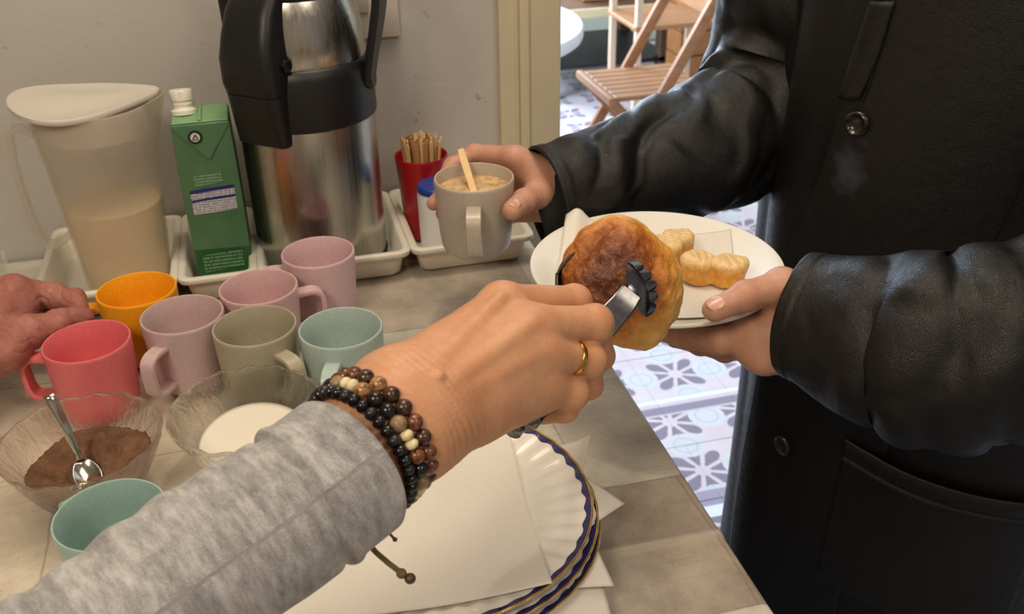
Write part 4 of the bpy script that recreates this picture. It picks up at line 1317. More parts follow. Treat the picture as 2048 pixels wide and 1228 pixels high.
for corner, k, droop, lift, lab in (((0.250, 0.607), 3, 0.35, 0.0, 'paper napkin corner sticking out right of the plate stack, pointing at the table edge'),
                                    ((0.238, 0.664), 3, -0.55, 0.25, 'paper napkin corner bent up over the gold rim of the plate stack'),
                                    ((0.203, 0.494), 1, 0.55, 0.0, 'lowest paper napkin corner hanging from the plate stack towards the viewer'),
                                    ((0.213, 0.530), 2, 0.5, 0.0, 'paper napkin corner crumpled under the second plate of the stack')):
    zk = z_of(k) + (0.0006 if lift else 0.0)
    o = obj('paper_napkin', sheet(low_nap(corner, 0.16, zk, droop, lift), 44, 44), M['napkin'])
    tag(o, lab, 'napkin', 'paper napkins of the plate stack')

# ================================================================== HELD PLATE AND PASTRIES
HP = np.array((0.362, 0.828, 0.972))
hp_m = simple('glazed_stoneware', (228, 224, 214), 0.22, var=0.015, scale=10, Coat_Weight=0.4, Coat_Roughness=0.08)
HR = 0.1285
hp_g = lathe([(0, 0.004), (0.070, 0.004), (0.0715, 0.0), (0.0755, 0.0), (0.0775, 0.0035), (0.095, 0.0075), (0.115, 0.0145), (HR - 0.001, 0.0212), (HR, 0.0228), (HR - 0.0008, 0.0242), (HR - 0.0025, 0.0240), (0.113, 0.0180), (0.094, 0.0112), (0.082, 0.0080), (0.070, 0.0075), (0, 0.0078)], 128)
o = obj('serving_plate', xform(hp_g, HP), hp_m, angle=50)
tag(o, 'plain white plate of pastries held over the table edge', 'plate')
def hp_surf(r): return np.interp(r, [0, 0.07, 0.082, 0.094, 0.113, HR - 0.0025, HR + 0.05], [0.0084, 0.0082, 0.0087, 0.0119, 0.0187, 0.0247, 0.028])
nw2 = Waves(16, 70, 41)
def held_nap(u, v):
    A, B, D = np.array((0.400, 0.707)), np.array((0.470, 0.880)), np.array((0.236, 0.782))
    p = A + (B - A) * u + (D - A) * v
    r = float(np.hypot(*(p - HP[:2])))
    z = HP[2] + hp_surf(r) + 0.0012 + 0.0022 * (0.5 + 0.5 * float(np.clip(nw2(np.array([p[0], p[1], 0.0])), -1, 1)))
    z += 0.014 * math.exp(-((v - 0.93) / 0.06) ** 2) * max(0, u - 0.2)          # the far left fold stands up
    return (p[0], p[1], z)
o = obj('paper_napkin', sheet(held_nap, 60, 60), M['napkin'])
tag(o, 'white paper napkin spread under the pastries on the held plate', 'napkin')

AXn, AYn, AZn = (np.array(v) for v in (AX, AY, AZ))
def mat_pastry(brown, spot, name='baked_crust'):
    m = Mat(name)
    p = m.coord('Object')
    dv = m.n('ShaderNodeVectorMath', operation='DISTANCE'); m.link(p, dv.inputs[0]); dv.inputs[1].default_value = tuple(spot)
    n1, n2, n3 = m.noise(p, 45, 4, 0.65), m.noise(p, 230, 4, 0.7), m.voronoi(p, 420)
    d = m.math('ADD', dv.outputs['Value'], m.math('MULTIPLY', m.math('SUBTRACT', n1, 0.5), 0.045))
    c = m.ramp(d, [(0.016, lin((86, 38, 16))), (0.034, lin((132, 66, 24))), (0.046, lin((186, 116, 42))), (0.058, lin((216, 160, 78))), (0.078, lin((228, 184, 110)))])
    c = m.mix(m.math('MULTIPLY', m.ramp(n2, [(0.5, (0, 0, 0)), (0.72, (1, 1, 1))]), 0.55), c, lin((206, 134, 56)))
    m.set(Base_Color=c, Roughness=m.ramp(n2, [(0.3, (0.38,) * 3), (0.7, (0.6,) * 3)]), Subsurface_Weight=0.12, Subsurface_Radius=(0.006, 0.003, 0.001))
    m.bump(m.math('ADD', n2, m.math('MULTIPLY', n3, 0.4)), 0.55, 0.0016)
    return m.m
PC = np.array((0.2623, 0.6676, 1.0695))
def loc(r, u, f=0.0):           # offsets: right, up, towards the viewer
    return PC + AXn * r + AYn * u + AZn * f
def pastry_geo():
    h = 0.0011
    Rm = np.stack([AXn, AYn, AZn], 1)
    def field(P):
        D = sd_ell(P, loc(-0.004, 0.000), (0.045, 0.046, 0.036), Rm)
        for c, r, k in ((loc(-0.006, 0.021, -0.004), (0.036, 0.033, 0.032), 0.012), (loc(0.010, -0.026, -0.002), (0.031, 0.026, 0.028), 0.012), (loc(0.024, -0.003, -0.005), (0.0265, 0.036, 0.029), 0.010),
                        (loc(0.018, -0.040, -0.002), (0.017, 0.014, 0.018), 0.008), (loc(-0.030, 0.006, 0.002), (0.019, 0.024, 0.026), 0.010), (loc(-0.002, 0.040, -0.008), (0.020, 0.0145, 0.020), 0.008), (loc(0.0, 0.0, 0.012), (0.024, 0.026, 0.022), 0.012)):
            D = smin(D, sd_ell(P, c, r, Rm), k)
        # open seam under the lifted crust at the upper left
        cut = sd_cone(P, loc(-0.043, 0.021, 0.030), loc(-0.012, 0.045, 0.022), 0.0065, 0.005)
        D = -smin(-D, cut, 0.006)
        flap = np.minimum(sd_cone(P, loc(-0.047, 0.025, 0.012), loc(-0.030, 0.039, 0.014), 0.0022, 0.0032), sd_cone(P, loc(-0.030, 0.039, 0.014), loc(-0.006, 0.052, 0.010), 0.0032, 0.002))
        D = smin(D, flap, 0.004)
        if P.ndim == 2:
            q = P.astype(np.float64)
            D = D - (0.0011 * Waves(14, 130, 51)(q) + 0.0007 * Waves(16, 330, 52)(q) + 0.00035 * Waves(18, 800, 53)(q)).astype(np.float32)
        return D
    return sparse_mesh(field, PC - 0.075, PC + 0.075, h)
pg = pastry_geo()
pc_mid = (pg[0].min(0) + pg[0].max(0)) / 2; pc_mid[2] = pg[0][:, 2].min()
o = obj('pastry', pg, mat_pastry(True, loc(-0.012, 0.006, 0.034) - pc_mid))
tag(o, 'browned golden pastry gripped by the steel tongs', 'pastry')

def mat_slice():
    m = Mat('glazed_puff'); p = m.coord('Object'); q = m.xyz(p)
    n1, n2 = m.noise(p, 160, 4, 0.6), m.noise(m.coord('Object', (1, 0.25, 1)), 420, 3)
    top = m.ramp(m.math('ADD', q[2], m.math('MULTIPLY', m.math('SUBTRACT', n1, 0.5), 0.008)), [(0.0200, (0, 0, 0)), (0.0245, (1, 1, 1))])
    side = m.ramp(n1, [(0.3, lin((206, 136, 40))), (0.7, lin((228, 172, 84)))])
    crumb = m.ramp(n2, [(0.3, lin((214, 176, 116))), (0.7, lin((236, 206, 152)))])
    m.set(Base_Color=m.mix(top, side, crumb), Roughness=0.45, Subsurface_Weight=0.15, Subsurface_Radius=(0.006, 0.004, 0.001))
    m.bump(n2, 0.4, 0.0012)
    return m.m
puff = mat_slice()
def puff_geo(c, ang, lobes, hgt, rib_dir):
    h = 0.0009
    P, lo = grid((-0.045, -0.035, -0.004), (0.045, 0.035, hgt + 0.008), h)
    D = None
    for (x, y, rx, ry) in lobes:
        e = (np.sqrt(((P[..., 0] - x) / rx) ** 2 + ((P[..., 1] - y) / ry) ** 2) - 1) * min(rx, ry)
        D = e if D is None else smin(D, e, 0.004)
    zz = np.abs(P[..., 2] - hgt / 2) - hgt / 2
    rad = 0.005
    D = np.sqrt(np.maximum(D + rad, 0) ** 2 + np.maximum(zz + rad, 0) ** 2) + np.minimum(np.maximum(D, zz) + rad, 0) - rad
    near = np.abs(D) < 0.006
    q = P[near].astype(np.float64)
    D[near] -= (0.0007 * Waves(14, 230, 61)(q) + 0.00022 * (q[:, 2] > hgt * 0.72) * np.sin(q @ np.array(rib_dir) * 900 + 2.0 * Waves(8, 120, 62)(q)) + 0.0012 * Waves(8, 90, 63)(q)).astype(np.float32)
    v, f = surface_nets(D, lo, h)
    v = v @ rz(ang).T + np.asarray(c)
    return v, f
zpl = HP[2] + 0.0125
o = obj('puff_biscuit', puff_geo((0.411, 0.795, zpl), math.radians(-26), [(-0.016, 0.001, 0.0175, 0.0165), (0.0145, -0.001, 0.0185, 0.0175)], 0.026, (1, 0.1, 0)), puff)
tag(o, 'two-lobed golden puff biscuit on the held plate, nearest the thumb', 'biscuit', 'puff biscuits on the held plate')
o = obj('puff_biscuit', puff_geo((0.388, 0.852, zpl), math.radians(24), [(-0.010, 0.0, 0.018, 0.0185), (0.012, 0.002, 0.017, 0.0175)], 0.026, (0.9, 0.4, 0)), puff)
tag(o, 'pale ribbed puff biscuit on the held plate, half behind the big pastry', 'biscuit', 'puff biscuits on the held plate')

# ================================================================== TONGS
tg = empty('tongs', (0.1366, 0.5210, 1.0549))
def tong_arm(pts, widths, facing, claw_dir, claw_in, L, W):
    path = catmull(pts, 40)
    wl = np.interp(np.linspace(0, 1, 40), np.linspace(0, 1, len(widths)), widths)
    tan = np.gradient(path, axis=0); tan /= np.linalg.norm(tan, axis=1)[:, None]
    wd = np.cross(np.asarray(facing), tan); wd /= np.linalg.norm(wd, axis=1)[:, None]
    a = obj('arm', ribbon(path, wd, wl, 0.0016, 0.3), M['steel_dark'], tg, world_space=True, angle=50)
    p0, ax = path[-1], tan[-1] * 0.45 + np.asarray(claw_dir) * 0.75
    ax = ax / np.linalg.norm(ax)
    wv = np.cross(np.asarray(facing), ax); wv /= np.linalg.norm(wv)
    nin = np.asarray(claw_in, float); nin = nin - ax * nin.dot(ax) - wv * nin.dot(wv); nin /= np.linalg.norm(nin)
    def fn(u, v):
        s = v * 2 - 1
        half = wl[-1] / 2 + (W / 2 - wl[-1] / 2) * min(1, u * 1.5) ** 0.8
        teeth = 0.0045 * (abs(math.sin((v * 5) * math.pi)) ** 0.7) * max(0, (u - 0.75) / 0.25)
        bend = 0.010 * u * u + 0.009 * s * s * min(1, u * 1.3)
        back = 0.007 * s * s * u
        return p0 + ax * (u * L + teeth - back - 0.002) + wv * (s * half) + nin * bend
    obj('claw', sheet(fn, 26, 51, 0.0014), M['steel_dark'], a, world_space=True, angle=60)
    # rolled edges stiffen the arm
    for s in (-1, 1):
        obj('rolled_edge', tube(path + wd * (s * wl[:, None] / 2) + nin * 0.001, 0.0012, 6), M['steel_dark'], a, world_space=True)
    return path
pa = tong_arm([(0.1407, 0.5180, 1.0591), (0.1670, 0.5421, 1.0659), (0.1954, 0.5678, 1.0749), (0.2197, 0.5838, 1.0864), (0.2351, 0.5935, 1.0938), (0.2441, 0.5994, 1.0995)], [0.013, 0.015, 0.018, 0.0185, 0.017, 0.015], AZn, AXn, -AZn, 0.020, 0.043)
pb = tong_arm([(0.1332, 0.5240, 1.0510), (0.1587, 0.5574, 1.0575), (0.1823, 0.5986, 1.0645), (0.1976, 0.6425, 1.0704), (0.2085, 0.6755, 1.0755)], [0.013, 0.015, 0.018, 0.0185, 0.016], -AXn, AYn * 0.8 - AZn * 0.5, AXn, 0.026, 0.040)
for p, q in ((pa[0], pa[1]), (pb[0], pb[1])):
    d = np.array(p) - np.array(q); d /= np.linalg.norm(d)
    obj('end_cap', tube(np.array([np.array(p) + d * 0.004, np.array(p) - d * 0.012]), np.array([0.0062, 0.0078]), 14), M['steel_dark'], tg, world_space=True)
obj('hinge_spring', tube(np.array([pa[2], (np.array(pa[2]) + np.array(pb[2])) / 2 + AZn * -0.004, pb[2]]), 0.0035, 10), M['steel_dark'], tg, world_space=True)
tag(tg, 'steel serving tongs gripping the pastry, in the hand with bracelets', 'tongs')

# ================================================================== PEOPLE
def mat_skin(name, base, dark, red, wr=1.0):
    m = Mat(name); p = m.coord()
    n1, n2, n3 = m.noise(p, 28, 4, 0.6), m.noise(p, 140, 4, 0.6), m.noise(p, 700, 3)
    c = m.ramp(n1, [(0.3, lin(base)), (0.72, lin(dark))])
    c = m.mix(m.math('MULTIPLY', m.ramp(n2, [(0.45, (0, 0, 0)), (0.75, (1, 1, 1))]), 0.45), c, lin(red))
    m.set(Base_Color=c, Roughness=m.ramp(n2, [(0.3, (0.40,) * 3), (0.7, (0.55,) * 3)]), Subsurface_Weight=0.18, Subsurface_Radius=(0.010, 0.004, 0.002), Subsurface_Scale=0.6)
    vor = m.voronoi(p, 620, 'DISTANCE_TO_EDGE')
    h = m.math('ADD', m.math('MULTIPLY', m.math('MINIMUM', vor, 0.25), 0.9), m.math('ADD', m.math('MULTIPLY', n3, 0.35), m.math('MULTIPLY', n2, 0.9)))
    m.bump(h, 0.42 * wr, 0.0010)
    return m.m
skin_a = mat_skin('skin_tan', (206, 156, 118), (190, 134, 98), (200, 128, 100))
skin_b = mat_skin('skin_light', (200, 154, 130), (184, 132, 108), (190, 118, 100), 0.8)
skin_c = mat_skin('skin_ruddy', (180, 122, 108), (156, 92, 82), (150, 74, 70), 1.7)
nail_m = simple('fingernail', (222, 170, 150), 0.25, var=0.04, Subsurface_Weight=0.1)

def hand_groups(palm, fingers, thumb):
    return palm, fingers, thumb

def build_hand(palm, fingers, h=0.0012, tendons=(), k_palm=0.016, k_fing=0.004, k_root=0.009, wrinkles=None, bumps=()):
    """palm: cones; fingers: lists of (points, radii); returns one continuous surface"""
    allc = list(palm)
    for pts, rad in fingers: allc += chain(pts, rad)
    rl = np.array([[np.array(p) - r - 0.010, np.array(p) + r + 0.010] for c in allc for p, r in ((c[0], c[2]), (c[1], c[3]))])
    def field(P):
        D = None
        for (a, b, ra, rb) in palm:
            e = sd_cone(P, a, b, ra, rb)
            D = e if D is None else smin(D, e, k_palm)
        for (a, b, r) in tendons:
            D = smin(D, sd_cone(P, a, b, r, r), 0.006)
        FD = None
        for pts, rad in fingers:
            d = None
            for c in chain(pts, rad):
                e = sd_cone(P, *c)
                d = e if d is None else smin(d, e, 0.0045)
            # knuckle swellings
            for q, r in zip(pts[1:-1], rad[1:-1]):
                d = smin(d, np.sqrt(((P - np.asarray(q, np.float32)) ** 2).sum(-1)) - r * 1.03, 0.004)
            # join this finger to the palm, keep a crease to its neighbours
            FD = d if FD is None else smin(FD, d, 0.0016)
        if FD is not None: D = smin(D, FD, k_root)
        for c, r in bumps:
            D = smin(D, np.sqrt(((P - np.asarray(c, np.float32)) ** 2).sum(-1)) - r, 0.003)
        q = P.astype(np.float64)
        if P.ndim == 2:
            dd = 0.00035 * Waves(14, 160, 71)(q)
            if wrinkles is not None: dd = dd + wrinkles(q)
            D = D - dd.astype(np.float32)
        return D
    return sparse_mesh(field, rl[:, 0].min(0), rl[:, 1].max(0), h)

def nail(tip, back, face, w, parent, name='fingernail'):
    """a curved nail plate lying on the finger end; face = outward direction"""
    tip, back, face = (np.asarray(v, float) for v in (tip, back, face))
    ax = tip - back; L = np.linalg.norm(ax); ax /= L
    n = face - ax * face.dot(ax); n /= np.linalg.norm(n); s = np.cross(ax, n)
    def fn(u, v):
        a = (v * 2 - 1)
        half = w / 2 * (0.80 + 0.25 * math.sin(math.pi * min(1, u * 0.9 + 0.1)))
        rnd = 0.14 * L * a * a
        lowr = 0.10 * L * a * a
        return back + ax * (u * L - rnd * u + lowr * (1 - u)) + s * (a * half) + n * (-(a * a) * w * 0.20 - 0.10 * L * (u - 0.4) ** 2)
    return obj(name, sheet(fn, 12, 11, 0.0006), nail_m, parent, world_space=True)

def nail_on(tip, prev, r, face, w, parent):
    tip, prev, face = (np.asarray(v, float) for v in (tip, prev, face))
    ax = tip - prev; ax /= np.linalg.norm(ax)
    n = face - ax * face.dot(ax); n /= np.linalg.norm(n)
    return nail(tip + ax * r * 0.72 + n * r * 0.86, tip - ax * r * 0.75 + n * r * 1.10, n, w, parent)

def sleeve(ctrl, hint, nring, nseg, disp, inner=0.03, wall=0.003, end_tilt=0.0, hem=0.0015):
    """tube with an open, turned-in far end. ctrl rows: x, y, z, ra (along hint), rb. Returns geo, uv."""
    c = catmull(np.array([tuple(p) + tuple(r) for p, r in ctrl]), nring)
    path, ra, rb = c[:, :3], c[:, 3], c[:, 4]
    t, X, Y = path_frames(path, hint)
    th = np.arange(nseg) * TAU / nseg
    L = np.concatenate([[0], np.cumsum(np.linalg.norm(np.diff(path, axis=0), axis=1))])
    rings, uv = [], []
    for i in range(nring):
        w = np.clip((L[i] - (L[-1] - 0.05)) / 0.05, 0, 1)
        base = path[i] + (np.cos(th) * ra[i])[:, None] * X[i] + (np.sin(th) * rb[i])[:, None] * Y[i]
        nrm = np.cos(th)[:, None] * X[i] + np.sin(th)[:, None] * Y[i]
        d = disp(L[i], L[-1], th, base)
        base = base + nrm * d[:, None] + t[i] * (end_tilt * w * np.cos(th))[:, None]
        rings.append(base); uv += [(L[i], a / TAU) for a in th]
    last, n0 = rings[-1], nring
    cen = path[-1]
    ex = t[-1]
    nr = np.cos(th)[:, None] * X[-1] + np.sin(th)[:, None] * Y[-1]
    for dd, ins in ((0.0012, wall * 0.4), (0.0005, wall * 0.9), (-inner * 0.4, wall + 0.0015), (-inner, wall + 0.003)):
        rings.append(last + ex * dd - nr * ins); uv += [(L[-1], a / TAU) for a in th]
    return loft(rings, True, False, False), np.array(uv)

# ------------------------------------------------------------------ person with bracelets and the grey jersey sleeve
pA = empty('person', (-0.0939, 0.3987, 1.0681))
Wm, Wi, Wu = (0.0577, 0.4928, 1.1003), (0.0523, 0.4995, 1.1091), (0.0628, 0.4852, 1.0907)
I1, M1, R1, K1 = (0.1379, 0.5704, 1.1226), (0.1511, 0.5457, 1.1168), (0.1543, 0.5353, 1.1017), (0.1519, 0.5298, 1.0796)
palmA = [((0.0003, 0.4649, 1.0835), (0.0339, 0.4794, 1.0942), 0.031, 0.0290), ((0.0339, 0.4794, 1.0942), Wm, 0.0290, 0.0265),
         ((0.0319, 0.4846, 1.0976), Wi, 0.025, 0.0245), ((0.0376, 0.4774, 1.0885), Wu, 0.025, 0.0240),
         (Wi, I1, 0.0245, 0.0135), (Wm, M1, 0.0250, 0.0130), (Wm, R1, 0.0250, 0.0130), (Wu, K1, 0.0240, 0.0135),
         ((0.1016, 0.5297, 1.0962), (0.1482, 0.5578, 1.0905), 0.026, 0.021), ((0.1014, 0.5162, 1.0855), (0.1434, 0.5347, 1.0690), 0.024, 0.017)]
fingA = [([I1, (0.1977, 0.5936, 1.1019), (0.2073, 0.6025, 1.0776), (0.1930, 0.6016, 1.0609)], [0.0135, 0.0112, 0.0098, 0.0085]),
         ([M1, (0.2012, 0.5621, 1.1001), (0.2084, 0.5687, 1.0682), (0.1933, 0.5776, 1.0512)], [0.0132, 0.0128, 0.0108, 0.009]),
         ([R1, (0.1931, 0.5469, 1.0800), (0.1963, 0.5568, 1.0538), (0.1794, 0.5638, 1.0450)], [0.0128, 0.0118, 0.0100, 0.0085]),
         ([K1, (0.1767, 0.5348, 1.0655), (0.1737, 0.5422, 1.0463), (0.1602, 0.5463, 1.0427)], [0.0135, 0.0115, 0.0092, 0.008]),
         ([(0.1012, 0.5445, 1.0910), (0.1423, 0.5842, 1.0800), (0.1788, 0.6067, 1.0756), (0.2022, 0.6088, 1.0771)], [0.018, 0.0150, 0.0125, 0.0105])]
axA = np.array(I1) - np.array(Wm); axA /= np.linalg.norm(axA)
fore = np.array(Wm) - np.array((0.0149, 0.4570, 1.0931)); fore /= np.linalg.norm(fore)
def wrA(q):
    s = (q - np.array(Wm)) @ fore
    env = np.exp(-((s - 0.004) / 0.022) ** 2)
    w = Waves(8, 120, 81)(q)
    return -0.00050 * env * np.maximum(0, np.sin(s * 1150 + 1.6 * w)) ** 4 * 1.6
ten = [((0.0692, 0.4873, 1.1283), (0.1330, 0.5571, 1.1343), 0.0034), ((0.0733, 0.4789, 1.1212), (0.1487, 0.5344, 1.1248), 0.0036), ((0.0749, 0.4740, 1.1145), (0.1503, 0.5239, 1.1088), 0.0028)]
bodyA = build_hand(palmA, fingA, 0.00125, ten, k_palm=0.020, wrinkles=wrA, bumps=[((0.0763, 0.4828, 1.1295), 0.0042)])
armA = limb_sdf([(chain([(-0.2321, 0.3232, 1.0560), (-0.2177, 0.3345, 1.0572), (-0.0695, 0.4277, 1.0674), (0.0161, 0.4721, 1.0882)], [0.033, 0.033, 0.031, 0.027]), 0.01)], 0.006, 0.01)
nA = len(bodyA[0])
bodyA = (np.concatenate([bodyA[0], armA[0]]), np.concatenate([bodyA[1], armA[1] + nA]))
obj('body', bodyA, skin_a, pA, world_space=True)

# grey jersey sleeve
jer = Mat('grey_heather_jersey')
uvv = jer.coord('UV', (190, 16, 1)); uvf = jer.coord('UV', (900, 300, 1)); ob = jer.coord()
h1, h2, h3 = jer.noise(uvv, 1.0, 5, 0.7), jer.noise(uvf, 1.0, 2), jer.noise(jer.coord('UV', (60, 4, 1)), 1.0, 3, 0.6)
cj = jer.ramp(jer.math('ADD', jer.math('MULTIPLY', h1, 0.6), jer.math('MULTIPLY', h3, 0.4)), [(0.38, lin((112, 111, 111))), (0.5, lin((154, 153, 152))), (0.62, lin((192, 191, 189)))])
cj = jer.mix(0.22, cj, jer.ramp(h2, [(0.35, lin((84, 82, 82))), (0.65, lin((190, 189, 188)))]))
jer.set(Base_Color=cj, Roughness=0.9, Sheen_Weight=0.25, Sheen_Roughness=0.5)
jer.bump(jer.math('ADD', h2, jer.math('MULTIPLY', h1, 0.8)), 0.5, 0.0012)
def dispA(L, LT, th, base):
    e = LT - L
    w = Waves(10, 34, 91)(base)
    d = 0.0030 * np.clip((e - 0.035) / 0.06, 0, 1) * (w + 0.45 * np.sin(L * 210 + 2.2 * np.sin(th * 2 + 1) + 1.5 * w) * (0.5 + 0.5 * np.cos(th + 0.8)))
    d = d + 0.0018 * np.exp(-((e - 0.0265) / 0.0030) ** 2) - 0.0026 * np.exp(-((e - 0.0330) / 0.0026) ** 2) + 0.0010 * (e < 0.029)
    # stitched seam running along the sleeve
    d = d - 0.0012 * np.exp(-((th - 5.75) / 0.03) ** 2) * (e > 0.03)
    return d
ctrlA = [((-0.2295, 0.3163, 1.0630), (0.047, 0.049)), ((-0.1388, 0.3736, 1.0623), (0.044, 0.0455)), ((-0.0860, 0.4041, 1.0719), (0.043, 0.0455)), ((-0.0370, 0.4299, 1.0806), (0.042, 0.0450)), ((-0.0029, 0.4468, 1.0896), (0.0405, 0.0440)), ((0.0161, 0.4559, 1.0951), (0.0405, 0.0440))]
gA, uA = sleeve(ctrlA, AZn, 280, 130, dispA, 0.03, 0.0025, 0.013)
sl = obj('sleeve', gA, jer.m, pA, world_space=True, uv=uA)
sl['label'] = 'heather grey jersey sleeve with a stitched cuff'
tag(pA, 'person in a heather grey long-sleeved top, reaching in with tongs', 'person')

# gold ring on the ring finger
rp, rq = np.array(R1), np.array(fingA[2][0][1])
rc_ = rp + (rq - rp) * 0.66
axr = rq - rp
Rr = frame_from(axr)
ringp = [(0.01265 + 0.0007 * math.cos(a) * 1.0, 0.0022 * math.sin(a)) for a in np.linspace(0, TAU, 13)]
rgv, rgf = lathe(ringp, 64)
o = obj('gold_ring', xform((rgv, rgf), rc_, Rr), simple('polished_gold', (222, 168, 78), 0.16, 1.0, var=0.03))
tag(o, 'plain gold wedding ring on the hand holding the tongs', 'ring')

# bead bracelets
def mat_bead(name, a, b, rough=0.22, spots=True):
    m = Mat(name); p = m.coord()
    n = m.noise(p, 330, 4, 0.7, 0.6); w = m.noise(m.coord('Object', (1, 3, 1)), 260, 3)
    c = m.ramp(w, [(0.35, lin(a)), (0.65, lin(b))])
    if spots: c = m.mix(m.ramp(n, [(0.50, (0, 0, 0)), (0.62, (1, 1, 1))]), c, tuple(x * 0.25 for x in lin(a)))
    m.set(Base_Color=c, Roughness=rough)
    return m.m
B_br = [mat_bead('bead_brown', (92, 52, 36), (126, 78, 54)), mat_bead('bead_dark_brown', (58, 38, 30), (84, 58, 44)), mat_bead('bead_tan', (150, 106, 66), (182, 136, 92)), mat_bead('bead_russet', (100, 58, 38), (136, 86, 56))]
B_blk = mat_bead('bead_black', (20, 18, 20), (30, 28, 30), 0.18, False)
B_blk2 = mat_bead('bead_charcoal', (26, 26, 30), (40, 40, 44), 0.35, False)
B_bone = mat_bead('bead_bone', (214, 198, 150), (230, 216, 176), 0.4, False)
B_wood = mat_bead('bead_grey_wood', (128, 100, 72), (154, 126, 94), 0.4, False)
def bead_geo(r, flat):
    return lathe([(0.0006, -flat)] + [(r * math.cos(a), flat * math.sin(a)) for a in np.linspace(-1.25, 1.25, 11)] + [(0.0006, flat)], 18)
def bracelet(cen, axis, ra, rb, n, r, mats, flats, label, phase=0.0, wob=0.0):
    cen = np.array(cen)
    Rf = frame_from(axis, AZn)        # x: across the view, y: about towards the viewer
    xa, ya, za = Rf[:, 0], Rf[:, 1], Rf[:, 2]
    e = empty('bead_bracelet', cen)
    loop = np.array([cen + xa * (ra * math.cos(t)) + ya * (rb * math.sin(t)) + za * (wob * math.sin(2 * t + 0.6)) for t in np.linspace(0, TAU, 97)])
    seglen = np.concatenate([[0], np.cumsum(np.linalg.norm(np.diff(loop, axis=0), axis=1))])
    tot = seglen[-1]
    obj('elastic_cord', tube(loop, 0.0007, 6, caps=False), B_blk, e, world_space=True)
    fl = [flats[k % len(flats)] for k in range(n)]
    scale = tot / (2 * sum(fl))
    protos = {}
    s = phase * tot
    for k in range(n):
        f = fl[k] * scale
        sc_ = (s + f) % tot
        p = np.array([np.interp(sc_, seglen, loop[:, i]) for i in range(3)])
        p2 = np.array([np.interp((sc_ + 0.001) % tot, seglen, loop[:, i]) for i in range(3)])
        d = p2 - p; d /= np.linalg.norm(d)
        key = round(fl[k], 5)
        rr = r * (0.86 if fl[k] < r * 0.7 else 1.0)
        if key not in protos:
            b = obj('bead', bead_geo(rr, f), mats[k % len(mats)], e)
            protos[key] = b
        else:
            b = like(protos[key], 'bead', (0, 0, 0), e, material=mats[k % len(mats)])
        b.rotation_mode = 'QUATERNION'
        b.rotation_quaternion = Vector(d).to_track_quat('Z', 'Y')
        b.location = p - cen
        j = RNG.uniform(0.97, 1.04); b.scale = (j, j, 1.0)
        s += 2 * f
    return tag(e, label, 'bracelet', 'bead bracelets')
bdir = np.array((0.0603, 0.4988, 1.1006)) - np.array((0.0258, 0.4736, 1.0957))
bracelet((0.0399, 0.4850, 1.0956), bdir, 0.0395, 0.0395, 24, 0.0054, [B_br[0], B_br[1], B_br[2], B_br[1], B_br[1], B_br[3], B_br[1], B_br[0]], [0.0053], 'brown speckled wooden bead bracelet nearest the hand', 0.05)
bracelet((0.0329, 0.4792, 1.0938), bdir, 0.0405, 0.0400, 30, 0.0050, [B_bone, B_bone, B_br[3], B_blk, B_wood, B_bone, B_bone, B_br[2], B_blk, B_blk, B_wood], [0.0030, 0.0030, 0.0049, 0.0050, 0.0048, 0.0030, 0.0030, 0.0049, 0.0050, 0.0046, 0.0048], 'mixed bracelet of bone, tan and black beads between the other two', 0.53)
bracelet((0.0262, 0.4747, 1.0922), bdir, 0.0405, 0.0400, 38, 0.0042, [B_blk, B_blk2, B_blk], [0.0033], 'black bead bracelet just outside the grey cuff', 0.0)
# red cord bracelet under the cuff and its olive drawstring with end knots
rb_ = empty('cord_bracelet', (0.0286, 0.4508, 1.0783))
redc = simple('red_cord', (150, 40, 34), 0.7, var=0.3, scale=400)
cenr = np.array((0.0191, 0.4681, 1.0873)); Rf = frame_from(bdir, AZn)
obj('red_band', tube(np.array([cenr + Rf[:, 0] * (0.0405 * math.cos(t)) + Rf[:, 1] * (0.0330 * math.sin(t)) for t in np.linspace(0, TAU, 80)]), 0.0028, 8, caps=False), redc, rb_, world_space=True)
oliv = simple('olive_cord', (98, 82, 52), 0.8, var=0.25, scale=500, bump=0.4, bscale=900)
obj('drawstring', tube([(0.0234, 0.4376, 1.0625), (0.0229, 0.4279, 1.0591), (0.0301, 0.4232, 1.0501), (0.0386, 0.4188, 1.0420)], 0.0016, 8, n=24), oliv, rb_, world_space=True)
obj('drawstring', tube([(0.0246, 0.4503, 1.0665), (0.0312, 0.4474, 1.0559), (0.0347, 0.4456, 1.0512), (0.0378, 0.4430, 1.0472)], 0.0008, 8, n=20), oliv, rb_, world_space=True)
for c, r in (((804, 1146, 0.586), 0.0030), ((821, 1157, 0.586), 0.0033)):
    pass
obj('end_bead', xform(lathe([(0, -0.003)] + [(0.0031 * math.cos(a), 0.003 * math.sin(a)) for a in np.linspace(-1.4, 1.4, 9)] + [(0, 0.003)], 16), (0.0378, 0.4192, 1.0422)), oliv, rb_, world_space=True)
obj('end_bead', xform(lathe([(0, -0.003)] + [(0.0034 * math.cos(a), 0.0031 * math.sin(a)) for a in np.linspace(-1.4, 1.4, 9)] + [(0, 0.003)], 16), (0.0421, 0.4164, 1.0398)), simple('dark_wood_bead', (70, 52, 34), 0.4), rb_, world_space=True)
obj('end_knot', xform(lathe([(0, -0.0014)] + [(0.0015 * math.cos(a), 0.0014 * math.sin(a)) for a in np.linspace(-1.4, 1.4, 7)] + [(0, 0.0014)], 12), (0.0381, 0.4428, 1.0469)), oliv, rb_, world_space=True)
tag(rb_, 'red cord bracelet under the grey cuff, its olive drawstring hanging over the napkin', 'bracelet')

# ------------------------------------------------------------------ person in the black leather coat
pB = empty('person', (0.80, 0.93, 0.0))
